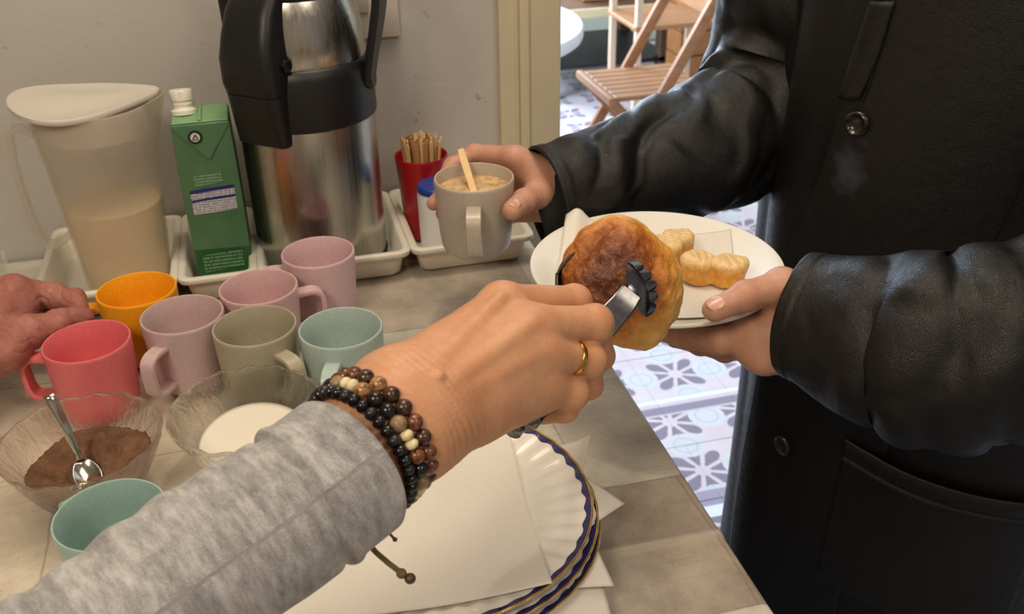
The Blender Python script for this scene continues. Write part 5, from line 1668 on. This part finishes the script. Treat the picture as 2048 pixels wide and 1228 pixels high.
# right hand round the mug
Wb = (0.3300, 1.0252, 1.0059)
palmB1 = [((0.3787, 1.0311, 1.0053), Wb, 0.033, 0.029), (Wb, (0.2719, 1.0446, 1.0390), 0.028, 0.0150), (Wb, (0.2791, 1.0502, 1.0162), 0.028, 0.0165), ((0.3299, 1.0150, 0.9955), (0.2816, 1.0491, 0.9941), 0.026, 0.0165), ((0.3290, 1.0116, 0.9874), (0.2872, 1.0366, 0.9772), 0.024, 0.0150),
          ((0.3222, 1.0101, 1.0047), (0.2915, 1.0044, 1.0090), 0.024, 0.0180)]
fingB1 = [([(0.2720, 1.0450, 1.0401), (0.2323, 1.0806, 1.0368), (0.2033, 1.0741, 1.0274), (0.1814, 1.0408, 1.0216)], [0.0140, 0.0112, 0.0098, 0.0082]),
          ([(0.2797, 1.0524, 1.0166), (0.2288, 1.0832, 1.0083), (0.1962, 1.0691, 1.0011), (0.1695, 1.0198, 1.0063)], [0.0140, 0.0115, 0.010, 0.0085]),
          ([(0.2816, 1.0491, 0.9941), (0.2285, 1.0726, 0.9828), (0.1959, 1.0574, 0.9842), (0.1804, 1.0269, 0.9889)], [0.0135, 0.011, 0.0095, 0.008]),
          ([(0.2872, 1.0366, 0.9772), (0.2416, 1.0525, 0.9621), (0.2070, 1.0486, 0.9619), (0.1906, 1.0268, 0.9685)], [0.0120, 0.010, 0.0085, 0.007]),
          ([(0.3024, 1.0088, 1.0083), (0.2853, 0.9952, 1.0122), (0.2635, 0.9737, 1.0164), (0.2425, 0.9485, 1.0183)], [0.0195, 0.0165, 0.0132, 0.0108])]
hB1 = build_hand(palmB1, fingB1, 0.0013, k_palm=0.016)
# left hand under the plate
Wc = (0.4635, 0.7043, 0.9806)
palmB2 = [((0.4899, 0.6808, 0.9829), Wc, 0.034, 0.031), (Wc, (0.4224, 0.7090, 0.9695), 0.030, 0.020), ((0.4594, 0.7048, 0.9673), (0.4148, 0.7117, 0.9571), 0.029, 0.0170), ((0.4489, 0.6939, 0.9616), (0.4209, 0.6970, 0.9509), 0.025, 0.0170),
          ((0.4583, 0.7062, 0.9992), (0.4344, 0.7085, 1.0150), 0.026, 0.0175), ((0.4697, 0.7262, 0.9785), (0.4314, 0.7411, 0.9654), 0.026, 0.020)]
fingB2 = [([(0.4181, 0.7130, 0.9657), (0.3892, 0.7282, 0.9563), (0.3667, 0.7522, 0.9496), (0.3475, 0.7775, 0.9452)], [0.0160, 0.0125, 0.0108, 0.0088]),
          ([(0.4282, 0.7386, 0.9588), (0.3914, 0.7658, 0.9496), (0.3684, 0.7927, 0.9441), (0.3470, 0.8135, 0.9419)], [0.0150, 0.0125, 0.0105, 0.0088]),
          ([(0.4211, 0.7134, 0.9550), (0.4014, 0.7392, 0.9374), (0.3862, 0.7630, 0.9317), (0.3699, 0.7869, 0.9264)], [0.0150, 0.0110, 0.0098, 0.0080]),
          ([(0.4670, 0.7051, 1.0064), (0.4350, 0.7055, 1.0217), (0.3964, 0.7034, 1.0174), (0.3643, 0.6987, 1.0110)], [0.0220, 0.0150, 0.0132, 0.0110])]
hB2 = build_hand(palmB2, fingB2, 0.0013, k_palm=0.018)
# the rest of the figure, under the clothes: legs, trunk, neck and head
fdir = np.array((-0.8, -0.6, 0.0)); sdir_ = np.array((0.6, -0.8, 0.0)); bc = np.array((0.80, 0.93, 0.0))
def bp(s, f, z): return tuple(bc + sdir_ * s + fdir * f + np.array((0, 0, z)))
trunk = [(bp(0.09, 0, 0.06), bp(0.085, 0.0, 0.48), 0.045, 0.058), (bp(0.085, 0, 0.48), bp(0.08, 0, 0.86), 0.058, 0.08), (bp(-0.09, 0, 0.06), bp(-0.085, 0.0, 0.48), 0.045, 0.058), (bp(-0.085, 0, 0.48), bp(-0.08, 0, 0.86), 0.058, 0.08),
         (bp(-0.06, 0, 0.9), bp(0.06, 0, 0.9), 0.10, 0.10), (bp(0, 0, 0.95), bp(0, 0, 1.2), 0.11, 0.105), (bp(-0.08, 0, 1.28), bp(0.08, 0, 1.28), 0.09, 0.09), (bp(-0.15, 0, 1.40), bp(0.15, 0, 1.40), 0.05, 0.05),
         (bp(0, 0, 1.42), bp(0, 0.02, 1.53), 0.055, 0.052), (bp(0, 0.01, 1.64), bp(0, 0.015, 1.68), 0.076, 0.074), (bp(0, 0.045, 1.585), bp(0, 0.05, 1.60), 0.045, 0.05),
         (bp(-0.16, 0, 1.38), bp(-0.20, 0.01, 1.28), 0.050, 0.046), (bp(-0.20, 0.01, 1.28), (0.6337, 1.1207, 1.0971), 0.046, 0.044), ((0.6337, 1.1207, 1.0971), (0.5864, 1.0887, 1.0328), 0.044, 0.042), ((0.5864, 1.0887, 1.0328), (0.4615, 1.0475, 1.0137), 0.042, 0.036), ((0.4615, 1.0475, 1.0137), (0.3714, 1.0283, 1.0060), 0.036, 0.031), (bp(0.15, 0.0, 1.39), (0.865, 0.685, 1.29), 0.050, 0.048), ((0.865, 0.685, 1.29), (0.775, 0.595, 1.135), 0.048, 0.046), ((0.775, 0.595, 1.135), (0.675, 0.550, 1.052), 0.046, 0.044), ((0.675, 0.550, 1.052), (0.5459, 0.5848, 1.0058), 0.044, 0.040), ((0.5459, 0.5848, 1.0058), (0.5168, 0.6369, 0.9908), 0.040, 0.036), ((0.5168, 0.6369, 0.9908), (0.4852, 0.6816, 0.9832), 0.036, 0.031)]
nose = [(bp(0, 0.085, 1.645), bp(0, 0.108, 1.622), 0.009, 0.013)]
ears = [(bp(s * 0.078, 0.0, 1.645), bp(s * 0.080, -0.004, 1.618), 0.012, 0.009) for s in (-1, 1)]
lips = [(bp(-0.018, 0.092, 1.590), bp(0.018, 0.092, 1.590), 0.007, 0.007)]
brow = [(bp(-0.035, 0.078, 1.672), bp(0.035, 0.078, 1.672), 0.012, 0.012)]
tr = limb_sdf([(trunk, 0.035), (nose + lips + brow, 0.008), (ears, 0.004)], 0.010, 0.010)
n1_, n2_ = len(hB1[0]), len(hB2[0])
bodyB = (np.concatenate([hB1[0], hB2[0], tr[0]]), np.concatenate([hB1[1], hB2[1] + n1_, tr[1] + n1_ + n2_]))
obj('body', bodyB, skin_b, pB, world_space=True)
nail_on(fingB1[4][0][3], fingB1[4][0][2], 0.0108, AZn + 0.30 * AYn - 0.15 * AXn, 0.0135, pB)
nail_on(fingB2[3][0][3], fingB2[3][0][2], 0.0110, AZn * 0.75 + 0.65 * AYn, 0.0150, pB)

lea = Mat('black_leather'); lp = lea.coord()
l1, l2, l3 = lea.noise(lp, 12, 4, 0.6), lea.noise(lp, 120, 4, 0.6), lea.voronoi(lp, 520, 'DISTANCE_TO_EDGE')
lea.set(Base_Color=lea.ramp(l1, [(0.3, lin((12, 10, 10))), (0.7, lin((18, 15, 14)))]), Roughness=lea.ramp(l2, [(0.3, (0.38,) * 3), (0.7, (0.54,) * 3)]), Specular_IOR_Level=0.36)
lea.bump(lea.math('ADD', lea.math('MULTIPLY', lea.math('MINIMUM', l3, 0.2), 1.2), lea.math('ADD', l2, lea.math('MULTIPLY', lea.noise(lp, 45, 3), 1.5))), 0.35, 0.0016)
M['leather'] = lea.m

ZL = [0.16, 0.60, 0.80, 0.95, 1.10, 1.25, 1.36, 1.43, 1.47]
AL = [0.236, 0.236, 0.238, 0.240, 0.232, 0.228, 0.215, 0.16, 0.075]
BL = [0.190, 0.188, 0.186, 0.182, 0.174, 0.165, 0.145, 0.11, 0.070]
cw = Waves(10, 16, 101, (1, 1, 0.35)); cw2 = Waves(12, 45, 102, (1, 1, 0.4))
def coat_pt(th, z, off=0.0):
    """th: 0 = straight ahead of the wearer, positive towards the wearer's left (image right)"""
    th, z = np.broadcast_arrays(np.asarray(th, float), np.asarray(z, float))
    a = np.interp(z, ZL, AL) + off; b = np.interp(z, ZL, BL) + off
    c, s = np.cos(th), np.sin(th)
    ex = 2 / 2.3
    cf, cs = np.sign(c) * np.abs(c) ** ex, np.sign(s) * np.abs(s) ** ex
    p = bc + fdir * (b * cf)[..., None] + sdir_ * (a * cs)[..., None] + np.array((0, 0, 1.0)) * z[..., None]
    nrm = fdir * (c / b)[..., None] + sdir_ * (s / a)[..., None]
    nrm = nrm / np.linalg.norm(nrm, axis=-1)[..., None]
    # hanging folds, strongest on the wearer's right side
    side = np.where(th < 0, np.clip(-th / 1.2, 0, 1), 0.25 * np.clip(th / 1.2, 0, 1))
    ph = th * 13 + (z - 1.0) * 2.4
    fold = 0.012 * side * (1.2 * np.abs(np.sin(ph * 0.5)) - 0.7) * (0.6 + 0.4 * np.sin(3.1 * th + 4 * z)) + 0.0035 * cw(p) + 0.0012 * cw2(p)
    return p + nrm * fold[..., None]
zs_ = np.concatenate([np.linspace(0.16, 1.47, 150)])
ths = np.linspace(-math.pi, math.pi, 181)[:-1]
rings = [coat_pt(ths, z) for z in zs_]
inn = [coat_pt(ths, z, -0.006) for z in (0.161, 0.24)]
coat = obj('coat', loft(inn[::-1] + rings, True, False, True), M['leather'], pB, world_space=True)
coat['label'] = 'long black leather coat'

CAMP = np.array((0, 0, 1.45))
def coat_hit(q):
    """(th, z) where the line from the viewpoint through q meets the coat's plain surface"""
    d = np.array(q) - CAMP; d /= np.linalg.norm(d)
    for t in np.arange(0.6, 1.9, 0.002):
        p = CAMP + d * t; r = p - bc
        z = p[2]
        a, b = np.interp(z, ZL, AL), np.interp(z, ZL, BL)
        f, s = r @ fdir, r @ sdir_
        if abs(f / b) ** 2.3 + abs(s / a) ** 2.3 < 1:
            ex = 2.3 / 2
            return math.atan2(math.copysign(abs(s / a) ** ex, s), math.copysign(abs(f / b) ** ex, f)), z
    return 0.0, 1.0
edge = [coat_hit(q) for q in ((0.5519, 0.8066, 1.2385), (0.5337, 0.7957, 1.1635), (0.5160, 0.7840, 1.1049), (0.4803, 0.7659, 1.0225), (0.4425, 0.7275, 0.9256), (0.4116, 0.6872, 0.8514), (0.3888, 0.6511, 0.7982))]
edge = sorted(edge, key=lambda e: e[1])
ez, et = [e[1] for e in edge], [e[0] for e in edge]
def edge_t(z):
    if z > ez[-1]: return et[-1] + (z - ez[-1]) * (et[-1] - et[-2]) / (ez[-1] - ez[-2])
    if z < ez[0]: return et[0]
    return float(np.interp(z, ez, et))
# overlapping front panel with a raised edge
def panel(u, v):
    z = 0.164 + u * (1.36 - 0.164)
    t = edge_t(z) + v * 0.75
    return coat_pt(t, z, 0.0045 * (1 - v) ** 0.5 + 0.0012)
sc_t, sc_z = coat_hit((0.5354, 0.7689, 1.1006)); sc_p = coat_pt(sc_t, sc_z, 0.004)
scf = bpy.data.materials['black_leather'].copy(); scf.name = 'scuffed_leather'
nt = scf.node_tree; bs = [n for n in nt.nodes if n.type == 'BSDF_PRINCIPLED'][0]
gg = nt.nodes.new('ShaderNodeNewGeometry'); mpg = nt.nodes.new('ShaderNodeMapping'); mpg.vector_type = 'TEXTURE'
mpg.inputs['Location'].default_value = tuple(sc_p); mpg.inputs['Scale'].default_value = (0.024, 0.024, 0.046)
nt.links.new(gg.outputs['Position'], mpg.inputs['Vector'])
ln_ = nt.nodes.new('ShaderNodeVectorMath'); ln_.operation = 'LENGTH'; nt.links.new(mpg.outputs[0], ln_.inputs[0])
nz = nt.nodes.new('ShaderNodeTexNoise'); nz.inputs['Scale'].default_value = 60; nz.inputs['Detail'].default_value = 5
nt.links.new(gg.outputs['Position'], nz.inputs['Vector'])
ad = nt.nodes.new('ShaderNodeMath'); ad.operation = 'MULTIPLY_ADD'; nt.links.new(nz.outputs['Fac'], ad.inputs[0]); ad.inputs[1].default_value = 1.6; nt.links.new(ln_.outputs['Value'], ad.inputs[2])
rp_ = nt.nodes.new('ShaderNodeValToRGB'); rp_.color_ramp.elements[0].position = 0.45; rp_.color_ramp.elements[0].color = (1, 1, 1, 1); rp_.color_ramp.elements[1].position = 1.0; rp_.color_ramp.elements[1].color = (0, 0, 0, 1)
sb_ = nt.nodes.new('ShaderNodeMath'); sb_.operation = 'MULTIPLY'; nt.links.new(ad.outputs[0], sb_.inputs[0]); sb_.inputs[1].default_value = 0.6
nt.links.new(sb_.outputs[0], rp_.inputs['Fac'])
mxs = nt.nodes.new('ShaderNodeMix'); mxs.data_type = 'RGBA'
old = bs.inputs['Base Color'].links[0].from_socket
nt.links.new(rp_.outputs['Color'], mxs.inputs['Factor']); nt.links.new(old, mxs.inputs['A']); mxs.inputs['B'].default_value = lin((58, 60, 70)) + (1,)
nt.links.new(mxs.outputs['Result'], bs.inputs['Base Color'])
o = obj('front_panel', sheet(panel, 110, 60, 0.003), scf, coat, world_space=True)
def seam_line(ps, off, r, name, parent=coat, n=60):
    h = [coat_hit(q) for q in ps]
    c = catmull(np.array(h), n)
    obj(name, tube(np.array([coat_pt(t, z, off) for t, z in c]), r, 6), M['leather'], parent, world_space=True)
seam_line([(0.5713, 0.7951, 1.2462), (0.5591, 0.7893, 1.1962), (0.5484, 0.7845, 1.1606)], 0.0075, 0.0016, 'lapel_seam')
# lapel strip folded back above the upper button
la = [coat_hit(q) for q in ((0.5561, 0.8060, 1.2473), (0.5447, 0.8023, 1.2057), (0.5329, 0.7959, 1.1626))]
lb_ = [coat_hit(q) for q in ((0.5719, 0.7951, 1.2484), (0.5609, 0.7894, 1.2006), (0.5473, 0.7859, 1.1622))]
def lapel(u, v):
    a = catmull(np.array(la), 20)[int(round(u * 19))]; b = catmull(np.array(lb_), 20)[int(round(u * 19))]
    t, z = a + (b - a) * v
    return coat_pt(t, z, 0.0085 + 0.003 * math.sin(math.pi * v))
obj('lapel', sheet(lapel, 20, 12, 0.003), M['leather'], coat, world_space=True)
# pocket: slit with a raised welt
pk = [coat_hit(q) for q in ((0.4960, 0.6531, 0.8778), (0.5278, 0.6158, 0.8649), (0.5681, 0.5743, 0.8606), (0.6157, 0.5314, 0.8682))]
pkc = catmull(np.array(pk), 50)
def welt(u, v):
    t, z = pkc[int(round(u * 49))]
    return coat_pt(t, z - v * 0.026, 0.0095 + 0.004 * math.sin(math.pi * v) - 0.003 * v)
obj('pocket_welt', sheet(welt, 50, 12, 0.003), M['leather'], coat, world_space=True)
def pouch(u, v):
    t0, z0 = pkc[int(round(u * 49))]
    return coat_pt(t0 - 0.02 * v, z0 - 0.026 - v * 0.20, 0.0062 * (1 - 0.4 * v) + 0.0015)
obj('patch_pocket', sheet(pouch, 50, 24, 0.0025), M['leather'], coat, world_space=True)
btn = simple('horn_button', (34, 28, 26), 0.22, var=0.25, scale=120)
btn_g = lathe([(0, 0.0015), (0.0075, 0.0018), (0.0092, 0.0042), (0.0110, 0.0058), (0.0130, 0.0050), (0.0140, 0.0030), (0.0135, 0.0), (0, 0.0)], 40)
for q in ((0.5439, 0.7804, 1.1415), (0.4451, 0.6748, 0.8613)):
    t, z = coat_hit(q)
    p0, p1, p2 = coat_pt(t, z, 0.0068), coat_pt(t + 0.02, z, 0.0068), coat_pt(t, z + 0.01, 0.0068)
    n = np.cross(p1 - p0, p2 - p0); n /= np.linalg.norm(n)
    if n @ (p0 - bc - np.array((0, 0, z))) < 0: n = -n
    obj('button', xform(btn_g, p0, frame_from(n)), btn, coat, world_space=True, angle=60)

# sleeves
def ridges(seed, amp, f1=70.0, seam=0.0):
    w = Waves(10, 26, seed); w2 = Waves(12, 70, seed + 1)
    def d(L, LT, th, base):
        e = LT - L
        env = np.clip((e - 0.02) / 0.05, 0.0, 1)
        a = w(base); b = w2(base)
        fold = np.sin(L * f1 * 0.5 + 1.5 * np.sin(th + 0.7) + 2.2 * a)
        mod = 0.45 + 0.55 * np.sin(5 * th + 31 * L + 2.0 * b)
        return env * (amp * (np.sqrt(fold * fold + 0.02) ** 0.8 - 0.6) * 1.9 * np.clip(0.5 + mod, 0.15, 1.2) + 0.8 * amp * a - seam * np.exp(-((e - 0.158 + 0.012 * np.cos(th)) / 0.003) ** 2) * 0.003) + 0.0010 * b + 0.0012 * (e < 0.012)
    return d
rs_ctrl = [(bp(-0.15, 0.0, 1.44), (0.075, 0.078)), (bp(-0.20, 0.01, 1.30), (0.082, 0.090)), ((0.6423, 1.1214, 1.1154), (0.078, 0.088)), ((0.5924, 1.0889, 1.0420), (0.078, 0.086)), ((0.5219, 1.0655, 1.0200), (0.072, 0.080)), ((0.4396, 1.0416, 1.0133), (0.064, 0.068)), ((0.3633, 1.0232, 1.0089), (0.058, 0.060)), ((0.2988, 1.0089, 1.0062), (0.0525, 0.0575))]
g, u_ = sleeve(rs_ctrl, AZn, 170, 120, ridges(111, 0.0075, 62), 0.04, 0.004, 0.004)
rsl = obj('right_sleeve', g, M['leather'], pB, world_space=True, uv=u_)
ls_ctrl = [(bp(0.15, 0.0, 1.44), (0.075, 0.078)), ((0.865, 0.685, 1.29), (0.088, 0.088)), ((0.775, 0.595, 1.135), (0.088, 0.088)), ((0.675, 0.550, 1.052), (0.084, 0.086)), ((0.5459, 0.5848, 1.0058), (0.078, 0.0855)), ((0.5111, 0.6297, 0.9949), (0.072, 0.079)), ((0.4820, 0.6695, 0.9890), (0.063, 0.068)), ((0.4553, 0.7070, 0.9869), (0.052, 0.0585))]
g, u_ = sleeve(ls_ctrl, AZn, 170, 120, ridges(121, 0.0048, 80, 1.2), 0.04, 0.004, 0.0)
lsl = obj('left_sleeve', g, M['leather'], pB, world_space=True, uv=u_)
# black shirt cuff, enlarged to stand in for the coat cuff's shaded inside
blk = simple('black_knit_shade', (14, 13, 14), 0.9, var=0.2, scale=200)
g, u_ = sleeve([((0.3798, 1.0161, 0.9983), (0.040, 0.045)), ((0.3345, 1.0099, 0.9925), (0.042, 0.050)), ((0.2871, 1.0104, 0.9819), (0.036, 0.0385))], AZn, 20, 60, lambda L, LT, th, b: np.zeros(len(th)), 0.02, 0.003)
obj('shirt_cuff_shade', g, blk, rsl, world_space=True, uv=u_)
# trousers and shoes
trs = simple('dark_trousers', (34, 34, 40), 0.85, var=0.15)
for s in (-1, 1):
    pth = [bp(s * 0.09, 0, 0.05), bp(s * 0.088, 0.01, 0.30), bp(s * 0.085, 0.0, 0.55), bp(s * 0.08, 0, 0.88)]
    obj('trouser_leg', tube(pth, np.array([0.062, 0.066, 0.075, 0.095]), 28, hint=(1, 0, 0), n=24), trs, pB, world_space=True)
    P_, lo_ = grid(np.array(bp(s * 0.09, 0.06, 0.05)) - (0.2, 0.2, 0.06), np.array(bp(s * 0.09, 0.06, 0.05)) + (0.2, 0.2, 0.09), 0.007)
    D_ = smin(sd_cone(P_, bp(s * 0.09, -0.04, 0.045), bp(s * 0.10, 0.16, 0.036), 0.042, 0.034), sd_cone(P_, bp(s * 0.09, -0.01, 0.05), bp(s * 0.09, 0, 0.11), 0.045, 0.042), 0.03)
    D_ = np.maximum(D_, 0.003 - P_[..., 2])
    obj('shoe', surface_nets(D_, lo_, 0.007), M['leather'], pB, world_space=True)
hair = simple('dark_hair', (46, 34, 26), 0.6, var=0.3, scale=90)
P_, lo_ = grid(np.array(bp(0, 0, 1.66)) - 0.12, np.array(bp(0, 0, 1.66)) + 0.12, 0.006)
D_ = np.maximum(sd_ell(P_, bp(0, -0.004, 1.675), (0.092, 0.092, 0.090)), -sd_ell(P_, bp(0, 0.085, 1.61), (0.085, 0.085, 0.085)))
obj('hair', surface_nets(D_, lo_, 0.006), hair, pB, world_space=True)
tag(pB, 'person in a long black leather coat, holding a coffee mug and a plate', 'person')

# ------------------------------------------------------------------ person at the left edge, only the hand in view
pC = empty('person', (-0.3495, 0.9574, 0.9393))
palmC = [((-0.4341, 0.8410, 0.9727), (-0.3350, 0.9582, 0.9422), 0.040, 0.030), ((-0.3350, 0.9582, 0.9422), (-0.2938, 1.0398, 0.9514), 0.031, 0.0205), ((-0.3350, 0.9582, 0.9422), (-0.3074, 1.0447, 0.9342), 0.030, 0.020), ((-0.3246, 0.9580, 0.9464), (-0.2923, 1.0049, 0.9381), 0.028, 0.022), ((-0.3271, 0.9341, 0.9365), (-0.2911, 0.9484, 0.9344), 0.032, 0.024), ((-0.3085, 0.9771, 0.9504), (-0.2875, 1.0343, 0.9366), 0.026, 0.019)]
fingC = [([(-0.2933, 1.0417, 0.9503), (-0.2762, 1.0530, 0.9404), (-0.2553, 1.0518, 0.9365), (-0.2353, 1.0433, 0.9328), (-0.2274, 1.0294, 0.9289)], [0.0200, 0.0150, 0.0142, 0.0120, 0.0095]),
         ([(-0.3035, 1.0527, 0.9248), (-0.2778, 1.0684, 0.9121), (-0.2539, 1.0565, 0.9063), (-0.2435, 1.0359, 0.9063)], [0.0160, 0.013, 0.011, 0.009]),
         ([(-0.2929, 0.9490, 0.9367), (-0.2680, 0.9695, 0.9395), (-0.2430, 0.9885, 0.9367), (-0.2216, 1.0059, 0.9296)], [0.0240, 0.0172, 0.0138, 0.0115])]
def wrC(q):
    w = Waves(10, 190, 131)(q)
    return 0.0009 * w - 0.0009 * np.maximum(0, np.sin((q @ (AXn * 0.6 + AYn * 0.8)) * 700 + 2 * w)) ** 6
hC = build_hand(palmC, fingC, 0.0014, k_palm=0.016, wrinkles=wrC)
obj('body', hC, skin_c, pC, world_space=True)
g, u_ = sleeve([((-0.4819, 0.7835, 0.9865), (0.055, 0.055)), ((-0.4341, 0.8410, 0.9727), (0.052, 0.052)), ((-0.3851, 0.9039, 0.9554), (0.047, 0.047))], AZn, 40, 60, ridges(141, 0.003, 80), 0.03, 0.003)
obj('sleeve', g, simple('navy_wool', (44, 48, 66), 0.9, var=0.15, scale=200), pC, world_space=True, uv=u_)
tag(pC, 'older person at the left edge, pinching the handle of the yellow mug', 'person')
